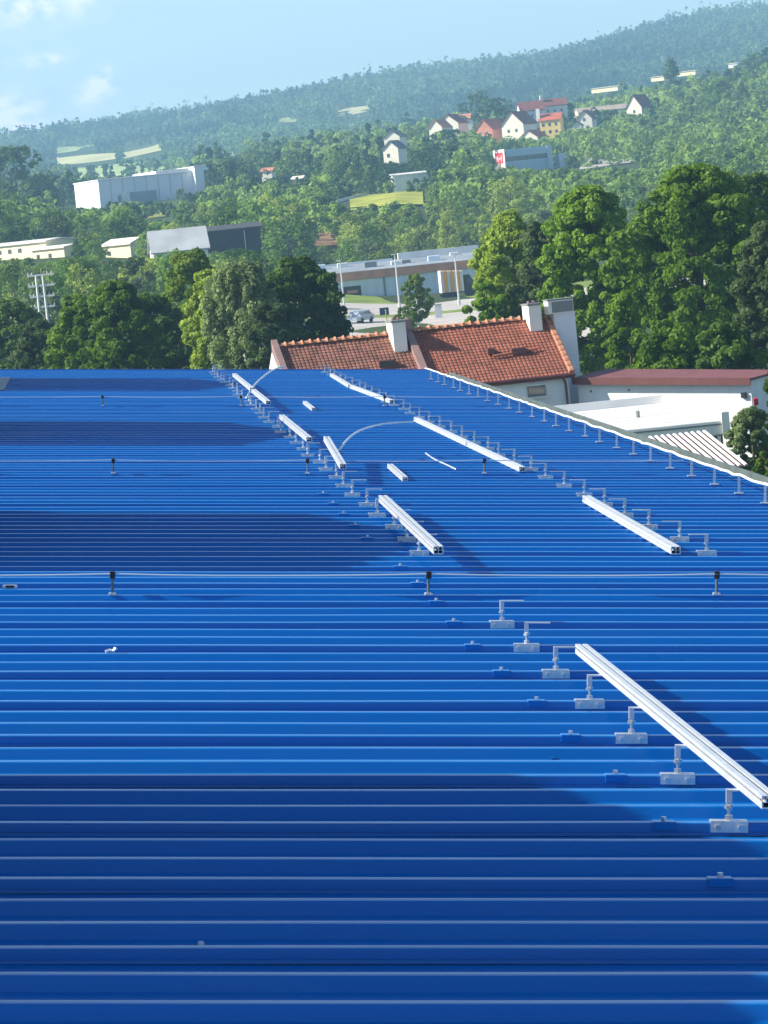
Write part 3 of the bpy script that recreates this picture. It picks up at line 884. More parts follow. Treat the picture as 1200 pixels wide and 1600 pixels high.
# ---- paved yard, road and verge in the gap
def patch(name, poly, z, material, th=.0):
    mb = MB()
    mb.add([(x, y, z) for x, y in poly], [tuple(range(len(poly)))])
    o = mb.build(name, material); o['kind'] = 'structure'; return o
def gpt(px, py, z=.25):
    d = W(px, py, 1) - CAM
    t = (z - CAM[2]) / d[2]
    return (CAM[0] + d[0] * t, CAM[1] + d[1] * t)
def strip(name, y0, y1, x0, x1, material, lift):
    xs_ = np.linspace(x0, x1, 40); ys_ = np.linspace(y0, y1, 6)
    return sheet(name, xs_, ys_, lambda X, Y: zt(X, Y) + lift, material)
strip('yard', 300, 470, 18, 46, M_pave, .10)
strip('grass_strip', 470, 479, -60, 130, M_gras, .12)
strip('road', 479, 524, -80, 160, M_pave, .14)
strip('grass_verge', 524, 561, -80, 160, M_gras, .12)

# ---- grey warehouse with a brown band, behind the gap
M_corr = mat('corrugated_grey', (.68, .76, .82), rough=.5, var=.08, vscale=.8)
M_rust = mat('brown_band_sheet', (.60, .27, .17), rough=.6, var=.2, vscale=.6)
M_groof = mat('grey_roofing', (.27, .31, .34), rough=.7, var=.2, vscale=.15)
wl_, wr_ = W(465, 480, 562), W(775, 452, 562)
wh = empty('grey_warehouse', (wl_[0], 562, .1), 0, 'long low grey warehouse with a brown band under its roof, beyond the street lamps', 'warehouse')
WL = wr_[0] - wl_[0]; ZB = float(zt(wl_[0], 516)) - .1
wh.matrix_world = Matrix.Translation((wl_[0], 562, .35)) @ Matrix.Diagonal((1, 1, 1.12, 1))
np_ = 20; pwid = WL / np_
def corr_panel(w, h):
    mb = MB(); n = 6
    for i in range(n):
        x = w * i / n
        mb.add([(x, 0, 0), (x + w/n*.45, 0, 0), (x + w/n*.5, -.04, 0), (x + w/n*.95, -.04, 0), (x + w/n, 0, 0), (x, 0, h), (x + w/n*.45, 0, h), (x + w/n*.5, -.04, h), (x + w/n*.95, -.04, h), (x + w/n, 0, h)],
               [(0,1,6,5),(1,2,7,6),(2,3,8,7),(3,4,9,8)])
    me = mb.mesh('wall_panel'); me.materials.append(M_corr); return me
cpm = corr_panel(pwid - .03, 3.1)
for i in range(np_):
    link('wall_panel', cpm, wh, (i * pwid, 0, 0))
MB().box(0, WL, .03, 19.9, -1, 3.9).build('wall', M_corr, wh)
MB().box(-.2, WL, -.30, -.06, 3.12, 4.15).build('fascia', M_rust, wh)
MB().add([(-.2,-.3,4.16),(WL,-.3,4.16),(WL,20,4.95),(-.2,20,4.95),(-.2,20,3.8),(WL,20,3.8)],[(0,1,2,3),(3,2,5,4)]).build('roof', M_groof, wh)
MB().box(WL * .58, WL, 19, 20.3, 4.7, 5.75).build('parapet', M_memb, wh)
MB().box(-.2, WL * .55, 19, 20.3, 4.75, 5.15).build('parapet', M_corr, wh)
rr = random.Random(5)
for i in range(7):
    x = WL * (.12 + .12 * i) + rr.uniform(-1, 1); s_ = rr.uniform(.5, 1.1)
    y = rr.uniform(5, 15); z = 4.16 + (y + .3) * .039
    MB().bbox(x, x + 1.2 * s_ + .5, y, y + 1.4, z - .1, z + .7 * s_, .06).build('roof_unit', rr.choice([M_memb, M_frm, M_corr]), wh)
ox = W(537, 460, 562)[0] - wl_[0]
dk = MB().box(ox, ox + 2.5, -.10, -.045, .9, 2.35).build('dark_opening', M_black, wh)
MB().box(ox + .5, ox + 2.0, -.16, -.102, 1.45, 1.85).build('opening_panel', M_rust, dk)
for i in range(3):
    MB().box(WL * (.44 + .17 * i), WL * (.44 + .17 * i) + .25, -.12, -.045, -.5, 3.1).build('pilaster', M_frm, wh)

# ---- street lamps in the gap
def lamp(px, py_top, py_bot, D, label):
    b = W(px[1], py_bot, D); t = W(px[0], py_top, D)
    b = Vector((b[0], b[1], float(zt(b[0], b[1])))); h = t[2] - b.z
    e = empty('street_lamp', b, 0, label, 'street lamp', 'tall pale street lamps before the grey warehouse')
    mb = MB(); mb.tube([(0, 0, 0), (0, 0, h)], .13, 8, r2=.075); mb.build('pole', M_zincl, e)
    mb = MB(); mb.bbox(-.45, .08, -.09, .09, h, h + .08, .03); mb.build('lamp_head', M_memb, e)
    mb = MB(); mb.tube([(0, 0, 0), (0, 0, .8)], .19, 8); mb.build('base', M_zincl, e)
M_zincl = mat('pale_galvanised', (.58, .60, .60), rough=.5)
lamp((528, 540), 408, 500, 490, 'tall pale street lamp beside the dark crowned tree, leftmost of the three')
lamp((617, 625), 398, 487, 508, 'tall pale street lamp in front of the middle of the grey warehouse')
lamp((710, 718), 399, 480, 500, 'tall pale street lamp right beside the striped truck')

# ---- vehicles and a sign
M_tyre = mat('tyre', (.02, .02, .02), rough=.9)
def car(name, loc, rz, color, label, cat='car', L=4.2, H=1.45, W_=1.75, van=False):
    e = empty(name, loc, rz, label, cat)
    mc = mat('car_paint_' + name + str(color[0]), color, rough=.3, coat=.6)
    if van: prof = [(0,.35),(0,.9),(.35,1.1),(1.0,1.85),(1.3,H),(L,H),(L,.35)]
    else: prof = [(0,.35),(0,.72),(.9,.85),(1.5,1.38),(2.9,H),(3.7,.95),(L,.85),(L,.35)]
    mb = MB().prism(prof, -W_/2, W_/2); mb.build('body', mc, e)
    gp = [(1.05,1.0),(1.55,1.33),(2.8,1.35),(3.4,.98)] if not van else [(.45,1.15),(1.02,1.8),(1.5,1.8),(1.5,1.15)]
    MB().prism(gp, -W_/2 - .01, -W_/2 + .02).build('side_window', M_gls, e)
    MB().prism(gp, W_/2 - .02, W_/2 + .01).build('side_window', M_gls, e)
    for x in (.8, L - .85):
        for y in (-W_/2 - .02, W_/2 - .18):
            MB().tube([(x, y, .33), (x, y + .2, .33)], .33, 12).build('wheel', M_tyre, e)
    return e
p = gpt(552, 512, .1); car('parked_car', (p[0], p[1], float(zt(*p)) + .11), R(62), (.42, .45, .50), 'grey parked car on the pale yard right of the leftmost street lamp foot')
p = gpt(686, 497, .1)
cbn = empty('utility_cabinet', (p[0], p[1], float(zt(*p)) + .1), R(-5), 'small white cabinet standing by the road below the striped truck', 'cabinet')
MB().bbox(-.4, .4, -.3, .3, 0, 1.5, .05).build('body', M_memb, cbn)
MB().box(-.36, .36, -.33, -.302, .1, 1.35).build('door', M_zincl, cbn)
MB().box(-.46, .46, -.36, .36, 1.502, 1.58).build('cap', M_frm, cbn)
# striped curtain-sided truck
tb = W(690, 470, 540)
tr = empty('striped_truck', (tb[0], 540, float(zt(tb[0], 540)) + .12), R(3), 'truck with an orange and white striped load box and a black cab', 'truck')
tr.scale = (1.12, 1, 1.0)
M_org = mat('orange_curtain', (1.0, .42, .06), rough=.6)
nst = 7; wst = 2.75 / nst
for i in range(nst):
    MB().bbox(i * wst, (i + 1) * wst - .03, -1.25 - (.05 if i % 2 else 0), 1.25, .75, 3.75 - .04 * i, .05).build('curtain_panel', M_org if i % 2 else M_memb, tr)
MB().box(-.05, 2.85, -1.2, 1.2, .55, .74).build('chassis', M_black, tr)
MB().prism([(2.9, .5), (2.9, 2.9), (3.5, 2.9), (3.95, 1.9), (4.1, .5)], -1.2, 1.2).build('cab', M_black, tr)
MB().prism([(3.2, 1.8), (3.2, 2.5), (3.6, 2.5), (3.82, 1.8)], -1.22, -1.205).build('side_window', M_gls, tr)
for x in (.5, 1.5, 3.5):
    for y in (-1.22, .95):
        MB().tube([(x, y, .5), (x, y + .27, .5)], .5, 12).build('wheel', M_tyre, tr)
sp = gpt(605, 512, .2); sg = empty('road_sign', (sp[0], sp[1], 0), 0, 'yellow sign post with a small dark blue board near the lone thin tree', 'sign')
MB().tube([(0, 0, 0), (0, 0, 2.2)], .09, 8).build('post', mat('yellow_paint', (.65, .62, .12), rough=.6), sg)
MB().bbox(-.65, .35, -.05, .05, 1.6, 2.4, .02).build('board', mat('dark_blue_board', (.03, .05, .14), rough=.5), sg)

# ---- buildings on the left: white hall, grey roofed shed, cream sheds
def wbox(name, pl, pr, D, h, depth, yaw, label, cat, roofm, wallm, roof='flat', over=.3, rise=None, parent=None):
    a = Vector(W(*pl, D)); b = Vector(W(*pr, D))
    Lx = abs(b.x - a.x) / math.cos(yaw)
    e = empty(name, (a.x, a.y, min(a.z, float(zt(a.x, a.y)))), yaw, label, cat)
    return e, Lx
M_hallw = mat('hall_white_cladding', (.80, .82, .86), rough=.6, var=.05, vscale=.1)
# white hall
cx = Vector(W(158, 330, 1250))
hyaw = R(17)
gw = 26.0; hl = 31.5; zb = cx.z
hz = Vector(W(158, 280, 1250)).z - cx.z
wh2 = empty('white_hall', (cx.x, cx.y, zb), hyaw, 'large white industrial hall with a sunlit blank end wall on the left hillside', 'hall')
MB().box(0, hl, 0, gw, -4, hz - .45).build('wall', M_hallw, wh2)
MB().bbox(-.25, hl + .25, -.25, gw + .25, hz - .44, hz, .12).build('roof', M_memb, wh2)
MB().bbox(hl * .62, hl - 1, 1, gw - 1, hz + .002, hz + .9, .1).build('roof_step', M_memb, wh2)
for i in range(1, 8):
    MB().box(hl * i / 8 - .06, hl * i / 8 + .06, -.06, -.005, -2, hz - .5).build('cladding_joint', M_frm, wh2)
for i in range(1, 5):
    MB().box(-.06, -.005, gw * i / 5 - .05, gw * i / 5 + .05, -2, hz - .5).build('cladding_joint', M_hallw, wh2)
MB().box(6.0, 7.0, -.1, -.005, 2.0, 4.4).build('dark_door', M_frm, wh2)
MB().box(7.6, 9.3, -2.2, -.01, -2, 5.2).build('white_stair_box', M_memb, wh2)
ex = MB().box(9.8, 18.5, -.9, -.01, -2, 5.0).build('lean_to_front', M_groof, wh2)
MB().box(22.3, 24.2, -3, -.9, 0, 3.0).build('white_tank', M_memb, wh2)
MB().box(-.12, -.005, gw * .55, gw * .8, hz * .58, hz * .64).build('faded_lettering', mat('faded_pink', (.62, .45, .42), rough=.8), wh2)
# right wing
rw = empty('white_hall_wing', (cx.x + hl * math.cos(hyaw) + .5, cx.y + hl * math.sin(hyaw) - 2.5, zb + 2), hyaw, 'taller white wing with a dark window strip at the hall\'s right end', 'wing')
rh = Vector(W(300, 262, 1262)).z - zb - 2
MB().box(0, 5.6, 0, 18, -5, rh).build('wall', M_hallw, rw)
MB().bbox(-.2, 5.8, -.2, 18.2, rh + .002, rh + .35, .08).build('roof', M_memb, rw)
wq = MB().box(3.0, 4.3, -.08, -.005, 1.5, rh - 1.2).build('window_strip', M_gls, rw)

# grey roofed shed + dark building
def gabled(name, base, Lx, Dy, hw, hr, yaw, wallm, roofm, label, cat='house', axis='x', windows=(), chim=None, group=None, over=.4, gable_windows=()):
    """box with a pitched roof; ridge along local x or y; windows on the front (local -y) wall: (x, z, w, h)"""
    e = empty(name, base, yaw, label, cat, group)
    MBw = MB()
    dn = -3.5
    if axis == 'x':
        MBw.add([(0,0,dn),(Lx,0,dn),(Lx,Dy,dn),(0,Dy,dn),(0,0,hw),(Lx,0,hw),(Lx,Dy,hw),(0,Dy,hw),(0,Dy/2,hw+hr-.05),(Lx,Dy/2,hw+hr-.05)],
                [(0,1,5,4),(2,3,7,6),(0,4,8,7,3),(1,2,6,9,5)])
        r = hr / (Dy / 2)
        o = over; t = .22
        for s, y0, y1 in ((1, -o, Dy/2), (-1, Dy + o, Dy/2)):
            z0 = hw - r * o
            mb = MB().add([(-o,y0,z0),(Lx+o,y0,z0),(Lx+o,y1,hw+hr),(-o,y1,hw+hr),(-o,y0,z0+t),(Lx+o,y0,z0+t),(Lx+o,y1,hw+hr+t),(-o,y1,hw+hr+t)],
                   [(0,3,2,1),(4,5,6,7),(0,1,5,4),(1,2,6,5),(2,3,7,6),(3,0,4,7)])
            mb.build('roof_slope', roofm, e)
    else:
        MBw.add([(0,0,dn),(Lx,0,dn),(Lx,Dy,dn),(0,Dy,dn),(0,0,hw),(Lx,0,hw),(Lx,Dy,hw),(0,Dy,hw),(Lx/2,0,hw+hr-.05),(Lx/2,Dy,hw+hr-.05)],
                [(0,1,5,8,4),(2,3,7,9,6),(0,4,7,3),(1,2,6,5)])
        r = hr / (Lx / 2); o = over; t = .22
        for x0, x1 in ((-o, Lx/2), (Lx + o, Lx/2)):
            z0 = hw - r * o
            mb = MB().add([(x0,-o,z0),(x0,Dy+o,z0),(x1,Dy+o,hw+hr),(x1,-o,hw+hr),(x0,-o,z0+t),(x0,Dy+o,z0+t),(x1,Dy+o,hw+hr+t),(x1,-o,hw+hr+t)],
                   [(0,3,2,1),(4,5,6,7),(0,1,5,4),(1,2,6,5),(2,3,7,6),(3,0,4,7)])
            mb.build('roof_slope', roofm, e)
    MBw.build('wall', wallm, e)
    for (x, z, w, h) in windows:
        f = MB().box(x, x + w, -.06, -.005, z, z + h).build('window', M_frm, e)
        MB().box(x + .1, x + w - .1, -.09, -.062, z + .1, z + h - .1).build('pane', M_gls, f)
    for (y, z, w, h) in gable_windows:
        f = MB().box(-.06, -.005, y, y + w, z, z + h).build('window', M_frm, e)
        MB().box(-.09, -.062, y + .1, y + w - .1, z + .1, z + h - .1).build('pane', M_gls, f)
    if chim:
        x, y, w, h = chim
        MB().box(x, x + w, y, y + w, hw, hw + hr + h).build('chimney', M_cream, e)
    return e
def gb(px, py, D, z=None):
    p = W(px, py, D); return (p[0], p[1], p[2])
p = gb(240, 402, 640)
gabled('grey_roofed_shed', p, 8.8, 10, .7, 3.3, R(2), M_cream, mat('weathered_grey_roof', (.42, .44, .45), rough=.8, var=.15, vscale=.3), 'shed with a weathered light grey pitched roof left of the black barn', 'shed', 'x')
p = gb(326, 398, 655)
bb = gabled('black_barn', p, 8.8, 8, 3.7, .7, R(2), mat('black_boards', (.035, .035, .04), rough=.7, var=.2), mat('dark_roof', (.06, .06, .065), rough=.8), 'black clad barn with a pale drainpipe right of the grey roofed shed', 'barn', 'x')
MB().tube([(6.2, -.1, -2), (6.2, -.1, 3.4)], .07, 6).build('drainpipe', M_memb, bb)
for i in range(9):
    MB().box(.95 * i + .02, .95 * i + .07, -.05, -.005, -1, 3.6).build('board_joint', M_black, bb)
# cream sheds far left
M_yelp = mat('pale_yellow_wall', (.90, .80, .52), rough=.9)
M_yelw = mat('yellow_plaster', (.90, .68, .22), rough=.9, var=.06)
M_crw = mat('cream_wall', (.88, .82, .68), rough=.9, var=.06)
M_dred = mat('dark_red_roof', (.24, .07, .05), rough=.9, var=.25, vscale=.4)
M_reds = mat('red_brown_roof', (.46, .11, .05), rough=.9, var=.25, vscale=.4)
M_pink = mat('pink_roof', (.60, .24, .15), rough=.9, var=.2, vscale=.4)
M_grfr = mat('grey_slate', (.16, .165, .17), rough=.85, var=.2, vscale=.4)
p = gb(-30, 403, 720)
gabled('cream_terrace', p, 17, 7, 1.7, .35, R(-45), M_yelp, M_memb, 'long low cream building with a white roof at the far left below the dark trees', 'building', 'x', windows=[(2 + 2.6*i, .2, .9, .8) for i in range(4)])
p = gb(52, 411, 705)
gabled('cream_annex_block', p, 8, 5, 2.2, .3, R(-45), M_yelp, M_crw, 'small yellow cream block just right of the long low cream building', 'building', 'x', windows=[(1, .6, .8, .8), (4, .6, .8, .8)])
p = gb(163, 408, 690)
gabled('tan_house', p, 6.6, 5, 2.6, .8, R(-45), M_yelp, M_crw, 'small tan house with lit walls between trees left of the grey roofed shed', 'house', 'x', windows=[(1, .8, .8, .8)])
p = gb(70, 440, 600)
gabled('low_grey_house', p, 4.8, 6, .4, 1.5, R(10), M_plast, M_grfr, 'low house whose grey roof shows above the white pylon', 'house', 'x')

# ---- lattice mast with four cross arms
bp = W(68, 500, 330); bz = float(zt(bp[0], bp[1])); tz = W(66, 430, 330)[2]
ms = empty('power_mast', (bp[0], bp[1], bz), R(-8), 'white twin-legged power mast with four cross arms among the trees at left', 'mast')
H_ = tz - bz
MB().tube([(-.30, 0, 0), (-.27, 0, H_)], .11, 6).build('leg', M_memb, ms)
MB().tube([(.42, 0, 0), (.30, 0, H_)], .11, 6).build('leg', M_memb, ms)
for i in range(7):
    z0 = H_ - .6 * i
    MB().tube([(-.27, 0, z0), (.32, 0, z0 - .6)] if i % 2 else [(.32, 0, z0), (-.27, 0, z0 - .6)], .035, 5).build('brace', M_memb, ms)
for i in range(4):
    z0 = H_ - .05 - .88 * i
    ar = MB().box(-1.0 + .04 * i, 1.25 - .06 * i, -.08, .08, z0, z0 + .16).build('cross_arm', M_memb, ms)
    for x in (-.9, -.6, .7, 1.05):
        MB().tube([(x, 0, z0 + .16), (x, 0, z0 + .34)], .05, 6).build('insulator', M_zincl, ar)

# ---- the village on the hill
def wn2(n, x0, st, z, w=.9, h=1.1): return [(x0 + st * i, z, w, h) for i in range(n)]
def H(px, py, D, *a, **k):
    return gabled('village_house' if 'name' not in k else k.pop('name'), gb(px, py, D), *a, **k)
H(785, 213, 1420, 8.5, 11, 3.8, 4.4, R(-32), M_crw, M_dred, 'cream house with a broad sunlit gable and a dark red roof, centre of the village', axis='y', windows=wn2(2, 2.2, 3, 1.0))
H(812, 226, 1400, 7.0, 9, 2.0, 2.6, R(-30), M_crw, M_reds, 'lower cream house with a red roof in front of the broad sunlit gable', axis='y', windows=wn2(2, 1.6, 2.8, .4))
H(845, 214, 1440, 7.5, 7, 5.8, 2.2, R(-18), M_yelw, M_reds, 'bright yellow house with a red roof and tall chimney in the village', axis='x', windows=wn2(3, .8, 2.3, 3.6) + wn2(3, .8, 2.3, 1.0), chim=(-1.2, 1, 1.3, 2.2))
H(815, 188, 1500, 9, 8, 3.5, 3.2, R(5), M_plast, M_dred, 'house with a dark maroon roof behind the broad sunlit gable', axis='x', windows=wn2(3, 1.2, 2.6, .8))
H(850, 180, 1510, 9, 7, 3.4, 2.4, R(2), M_crw, M_dred, 'cream house with a dark roof behind the tall chimney', axis='x', windows=wn2(3, 1.2, 2.6, .8), chim=(-.6, 2, 1.2, 1.8))
H(743, 216, 1430, 7.2, 11, 2.6, 3.6, R(-35), M_pink, M_reds, 'house with a pinkish gable and red brown roof left of the broad sunlit gable', axis='y', windows=wn2(2, 1.6, 2.8, .8))
H(671, 210, 1400, 5.0, 8, 2.2, 2.6, R(-30), M_crw, M_pink, 'small cream house with a pink roof at the left end of the village', axis='y')
H(685, 208, 1440, 8, 9, 3.0, 3.2, R(-28), M_crw, M_dred, 'cream gabled house with a long dark roof at the left end of the village', axis='y', windows=wn2(2, 1.8, 3, .8))
H(718, 195, 1520, 5, 6, 2.0, 1.8, R(-10), M_crw, M_pink, 'tiny house with a pink roof behind the long dark roof', axis='x')
H(601, 228, 1250, 5.2, 6, 2.6, 1.8, R(-25), M_crw, M_grfr, 'upper white cottage among trees left of the village', axis='y')
H(600, 253, 1200, 5.0, 6, 3.8, 2.2, R(-30), M_crw, M_grfr, 'lower white cottage among trees left of the village', axis='y', windows=wn2(1, 1.2, 2, 1.2))
H(903, 207, 1430, 5.5, 8, 4.6, 3.0, R(-20), M_crw, M_dred, 'narrow cream house with a pointed gable half hidden by trees right of the yellow house', axis='y', windows=wn2(2, 1.0, 2.2, 1.0) + wn2(1, 2.2, 2, 3.8))
H(896, 214, 1420, 3.2, 5, 4.0, 1.2, R(-15), M_crw, M_grfr, 'narrow white annex beside the pointed gable house', axis='y')
H(905, 186, 1560, 20, 9, 2.4, 1.7, R(4), M_crw, mat('tan_roof', (.38, .30, .22), rough=.9, var=.2, vscale=.2), 'long building with a tan roof behind the pointed gable house', axis='x', windows=wn2(6, 1.5, 3, .6))
H(980, 186, 1530, 6.5, 10, 4.2, 4.6, R(-35), M_crw, M_dred, 'tall cream gable with a steep dark red roof at the right end of the village', axis='y', windows=wn2(1, 2.8, 2, 2.0))
H(924, 141, 1720, 13, 5, 1.2, .4, R(-38), M_yelp, M_crw, 'long pale low building on the crest above the village', name='pale_barn', cat='barn', axis='x')
H(1017, 123, 1790, 6.6, 5, 1.2, .4, R(-38), M_yelp, M_crw, 'short pale barn on the crest left of the pointed spruce', name='pale_barn', cat='barn', axis='x')
H(1058, 115, 1790, 9.2, 5, 1.1, .4, R(-38), M_yelp, M_crw, 'pale barn on the crest right of the pointed spruce', name='pale_barn', cat='barn', axis='x')
H(1138, 102, 1850, 4.6, 5, 1.3, .5, R(-38), M_plast, M_plast, 'small white barn on the crest near the right edge', name='pale_barn', cat='barn', axis='x')
H(616, 284, 1040, 9.0, 8, 1.5, .4, R(3), M_corr, M_memb, 'low shed with a white roof and grey wall above the yellow meadow', name='low_shed', cat='shed', axis='x')
H(358, 243, 2300, 4.2, 5, 2.0, 1.2, R(-20), M_crw, M_memb, 'tiny white house far off at the foot of the wooded hill', axis='y')
# small far shed roofs seen between the trees
H(457, 290, 1150, 3.0, 4, 1.8, .6, R(-20), M_yelw, M_crw, 'tiny pale hut among the trees right of the white hall', name='small_hut', cat='hut', axis='x')
H(409, 276, 1230, 3.4, 4, 1.6, .8, R(-20), M_crw, M_pink, 'tiny pinkish hut among the trees nearer the white hall', name='small_hut', cat='hut', axis='x')

for o_ in [q for q in C.objects if q.name.startswith('pale_barn')]: o_.scale = (1, 1, .42)
# showroom with a red sign
p = gb(790, 270, 1200)
sh = empty('showroom', p, R(12), 'grey blue showroom with a red and white sign wall at its left end', 'showroom')
M_shw = mat('showroom_panel', (.45, .60, .68), rough=.45, var=.05)
M_sgw = mat('sign_white', (.80, .74, .72), rough=.6)
SL = 14.6
MB().box(0, SL, 0, 12, -3, 3.3).build('wall', M_shw, sh)
MB().box(.5, SL, -.5, 12, 4.7, 6.9).build('upper_band', M_shw, sh)
MB().box(.4, SL - .2, .3, 11.5, 3.31, 4.69).build('window_band', M_gls, sh)
for i in range(6):
    MB().box(1.2 + 2.1 * i, 1.35 + 2.1 * i, .15, .29, 3.32, 4.68).build('mullion', M_frm, sh)
sw = MB().box(-.25, -.005, -1.2, 9.5, -3, 7.1).build('sign_wall', M_sgw, sh)
MB().box(-.32, -.252, .3, 8.0, 2.9, 6.2).build('red_sign', M_red, sw)
for (y0, y1, z0, z1) in ((1.4, 2.0, 3.6, 5.3), (2.6, 4.2, 4.2, 4.6), (4.8, 5.4, 3.6, 5.3), (6.0, 6.9, 4.2, 5.0)):
    MB().box(-.37, -.322, y0, y1, z0, z1).build('sign_mark', M_memb, sw)
MB().box(SL - 1.2, SL + .3, -.9, -.51, -3, 6.9).build('pier', M_shw, sh)
MB().box(SL + 2.5, SL + 4.8, -.5, 3, -2, 4.2).build('entrance_box', M_shw, sh)
MB().box(-4.5, -.4, 3, 8, -3, 3.0).build('side_wing', M_crw, sh)
# ------------------------------------------------------------------ foliage
def crown_arrays(r, Hc, Rc, n_cl, n_leaf, size, shape='round', cr=.24, quad=True, z0=0., squash=1.0, lobes=5):
    """leaf-sized faces set round many clumps through the crown's volume; returns vertices (N,4,3) or (N,3,3)"""
    ph = r.uniform(0, 6.28, 4)
    c = []
    while len(c) < n_cl:
        t = r.uniform(0.02, 1.0); a = r.uniform(0, 2 * PI)
        if shape == 'round': pr = math.sin(PI * min(1, (t * .86 + .12))) ** .55
        elif shape == 'tall': pr = (math.sin(PI * min(1, t * .80 + .17))) ** .8
        elif shape == 'cone': pr = (1 - t) ** .85 + .04
        elif shape == 'poplar': pr = (math.sin(PI * min(1, t * .86 + .10))) ** .8
        elif shape == 'weep': pr = math.sin(PI * min(1, t * .72 + .2)) ** .7
        else: pr = math.sqrt(max(0, 1 - (t * 2 - 1) ** 2))
        pr *= 1 + .20 * math.sin(lobes * a + ph[0] + 3 * t) + .13 * math.sin(3 * a + ph[1] - 7 * t) + .10 * math.sin(11 * t + ph[2] + a)
        k = r.uniform(.25, 1.0) ** .45
        c.append((Rc * pr * k * math.cos(a), Rc * pr * k * math.sin(a) * squash, z0 + Hc * t))
    c = np.array(c)
    n = n_cl * n_leaf
    ci = np.repeat(np.arange(n_cl), n_leaf)
    d = r.normal(size=(n, 3)); d /= np.linalg.norm(d, axis=1)[:, None]
    rad = (cr * Rc) * r.uniform(.65, 1.35, n_cl)[ci] * r.uniform(.45, 1.0, n) ** .5
    e = d * np.array([1, 1, .75 if shape != 'weep' else 1.6]) * rad[:, None]
    if shape == 'weep': e[:, 2] -= rad * .5
    p = c[ci] + e
    nrm = d + r.normal(size=(n, 3)) * .55 + np.array([0, 0, .35])
    nrm /= np.linalg.norm(nrm, axis=1)[:, None]
    t1 = np.cross(nrm, r.normal(size=(n, 3))); t1 /= np.linalg.norm(t1, axis=1)[:, None]
    t2 = np.cross(nrm, t1)
    s = (size * r.uniform(.6, 1.35, n))[:, None]
    if quad:
        q = np.stack([p - t1 * s * .5, p - t2 * s * .32 + nrm * s * .06, p + t1 * s * .5, p + t2 * s * .32 + nrm * s * .06], 1)
    else:
        q = np.stack([p - t1 * s * .5, p + t1 * s * .5 - t2 * s * .2, p + t2 * s * .6], 1)
    return q
def faces_mesh(name, q, material, tint=None):
    n, k, _ = q.shape
    me = bpy.data.meshes.new(name)
    me.vertices.add(n * k); me.vertices.foreach_set('co', q.reshape(-1).astype(np.float32))
    me.loops.add(n * k); me.loops.foreach_set('vertex_index', np.arange(n * k, dtype=np.int32))
    me.polygons.add(n); me.polygons.foreach_set('loop_start', np.arange(0, n * k, k, dtype=np.int32))
    try: me.polygons.foreach_set('loop_total', np.full(n, k, dtype=np.int32))
    except Exception: pass
    me.update(calc_edges=True)
    me.materials.append(material)
    if tint is not None:
        a = me.attributes.new('tint', 'FLOAT', 'POINT'); a.data.foreach_set('value', np.repeat(tint, k).astype(np.float32))
    return me
M_bark = mat('bark', (.10, .08, .06), rough=.95, var=.3, vscale=4)
M_birch = mat('birch_bark', (.55, .53, .48), rough=.9, var=.25, vscale=5)
L_rich = leaf_mat('leaf_rich', (.036, .090, .006), (.215, .350, .036), scale=.55)
L_yel = leaf_mat('leaf_yellow_green', (.085, .150, .012), (.330, .430, .060), scale=.6)
L_dark = leaf_mat('leaf_dark', (.025, .065, .010), (.130, .220, .035), scale=.55)
L_olive = leaf_mat('leaf_olive', (.058, .095, .028), (.185, .250, .090), scale=.6)
L_silver = leaf_mat('leaf_silver', (.110, .160, .055), (.320, .400, .170), scale=.7)
L_mid = leaf_mat('leaf_mid', (.050, .115, .025), (.240, .370, .080), scale=.35)
L_midy = leaf_mat('leaf_mid_light', (.130, .200, .030), (.420, .500, .110), scale=.35)
L_midd = leaf_mat('leaf_mid_dark', (.028, .070, .022), (.100, .170, .050), scale=.35)

def trunk_mesh(Ht, r0, r, limbs=5, spread=.5, Rc=3, material=None):
    mb = MB()
    pts = [(0, 0, 0)]
    x = y = 0
    for k in range(1, 7):
        x += r.uniform(-.06, .06) * Ht / 6; y += r.uniform(-.06, .06) * Ht / 6
        pts.append((x, y, Ht * .9 * k / 6))
    mb.tube(pts, r0, 7, r2=r0 * .25)
    for i in range(limbs):
        k = 2 + i % 4
        p = Vector(pts[k]); a = r.uniform(0, 6.28); L = Rc * r.uniform(.5, .85)
        q = p + Vector((math.cos(a) * L, math.sin(a) * L, L * r.uniform(.5, 1.1)))
        m_ = (p + q) / 2 + Vector((0, 0, -.12 * L))
        mb.tube([p, m_, q], r0 * .38, 5, r2=r0 * .1)
    me = mb.mesh('trunk'); me.materials.append(material or M_bark); return me

def near_tree(px, ytop, wpx, D, leaf, label, shape='round', n_cl=170, n_leaf=130, size=.27, cr=.20, bark=None, zg=None, seed=0, base=.10, name='broadleaf_tree', group=None, H_=None, squash=1., lobes=5):
    r = np.random.default_rng(seed + 100)
    t = W(px, ytop, D)
    zg = float(zt(t[0], D)) if zg is None else zg
    Ht = t[2] - zg
    Rc = wpx / 2 / F_PX * D
    # follow the lean of the photograph: the foot lies straight below the top
    e = empty(name, (t[0], D, zg), r.uniform(0, 6.28), label, 'tree', group)
    Hc = Ht * (1 - base)
    q = crown_arrays(r, Hc * .97, Rc, n_cl, n_leaf, size, shape, cr, True, Ht * base, squash, lobes)
    link('crown', faces_mesh('crown', q, leaf), e)
    link('trunk', trunk_mesh(Ht, max(.12, Ht * .017), r, Rc=Rc, material=bark), e)
    return e
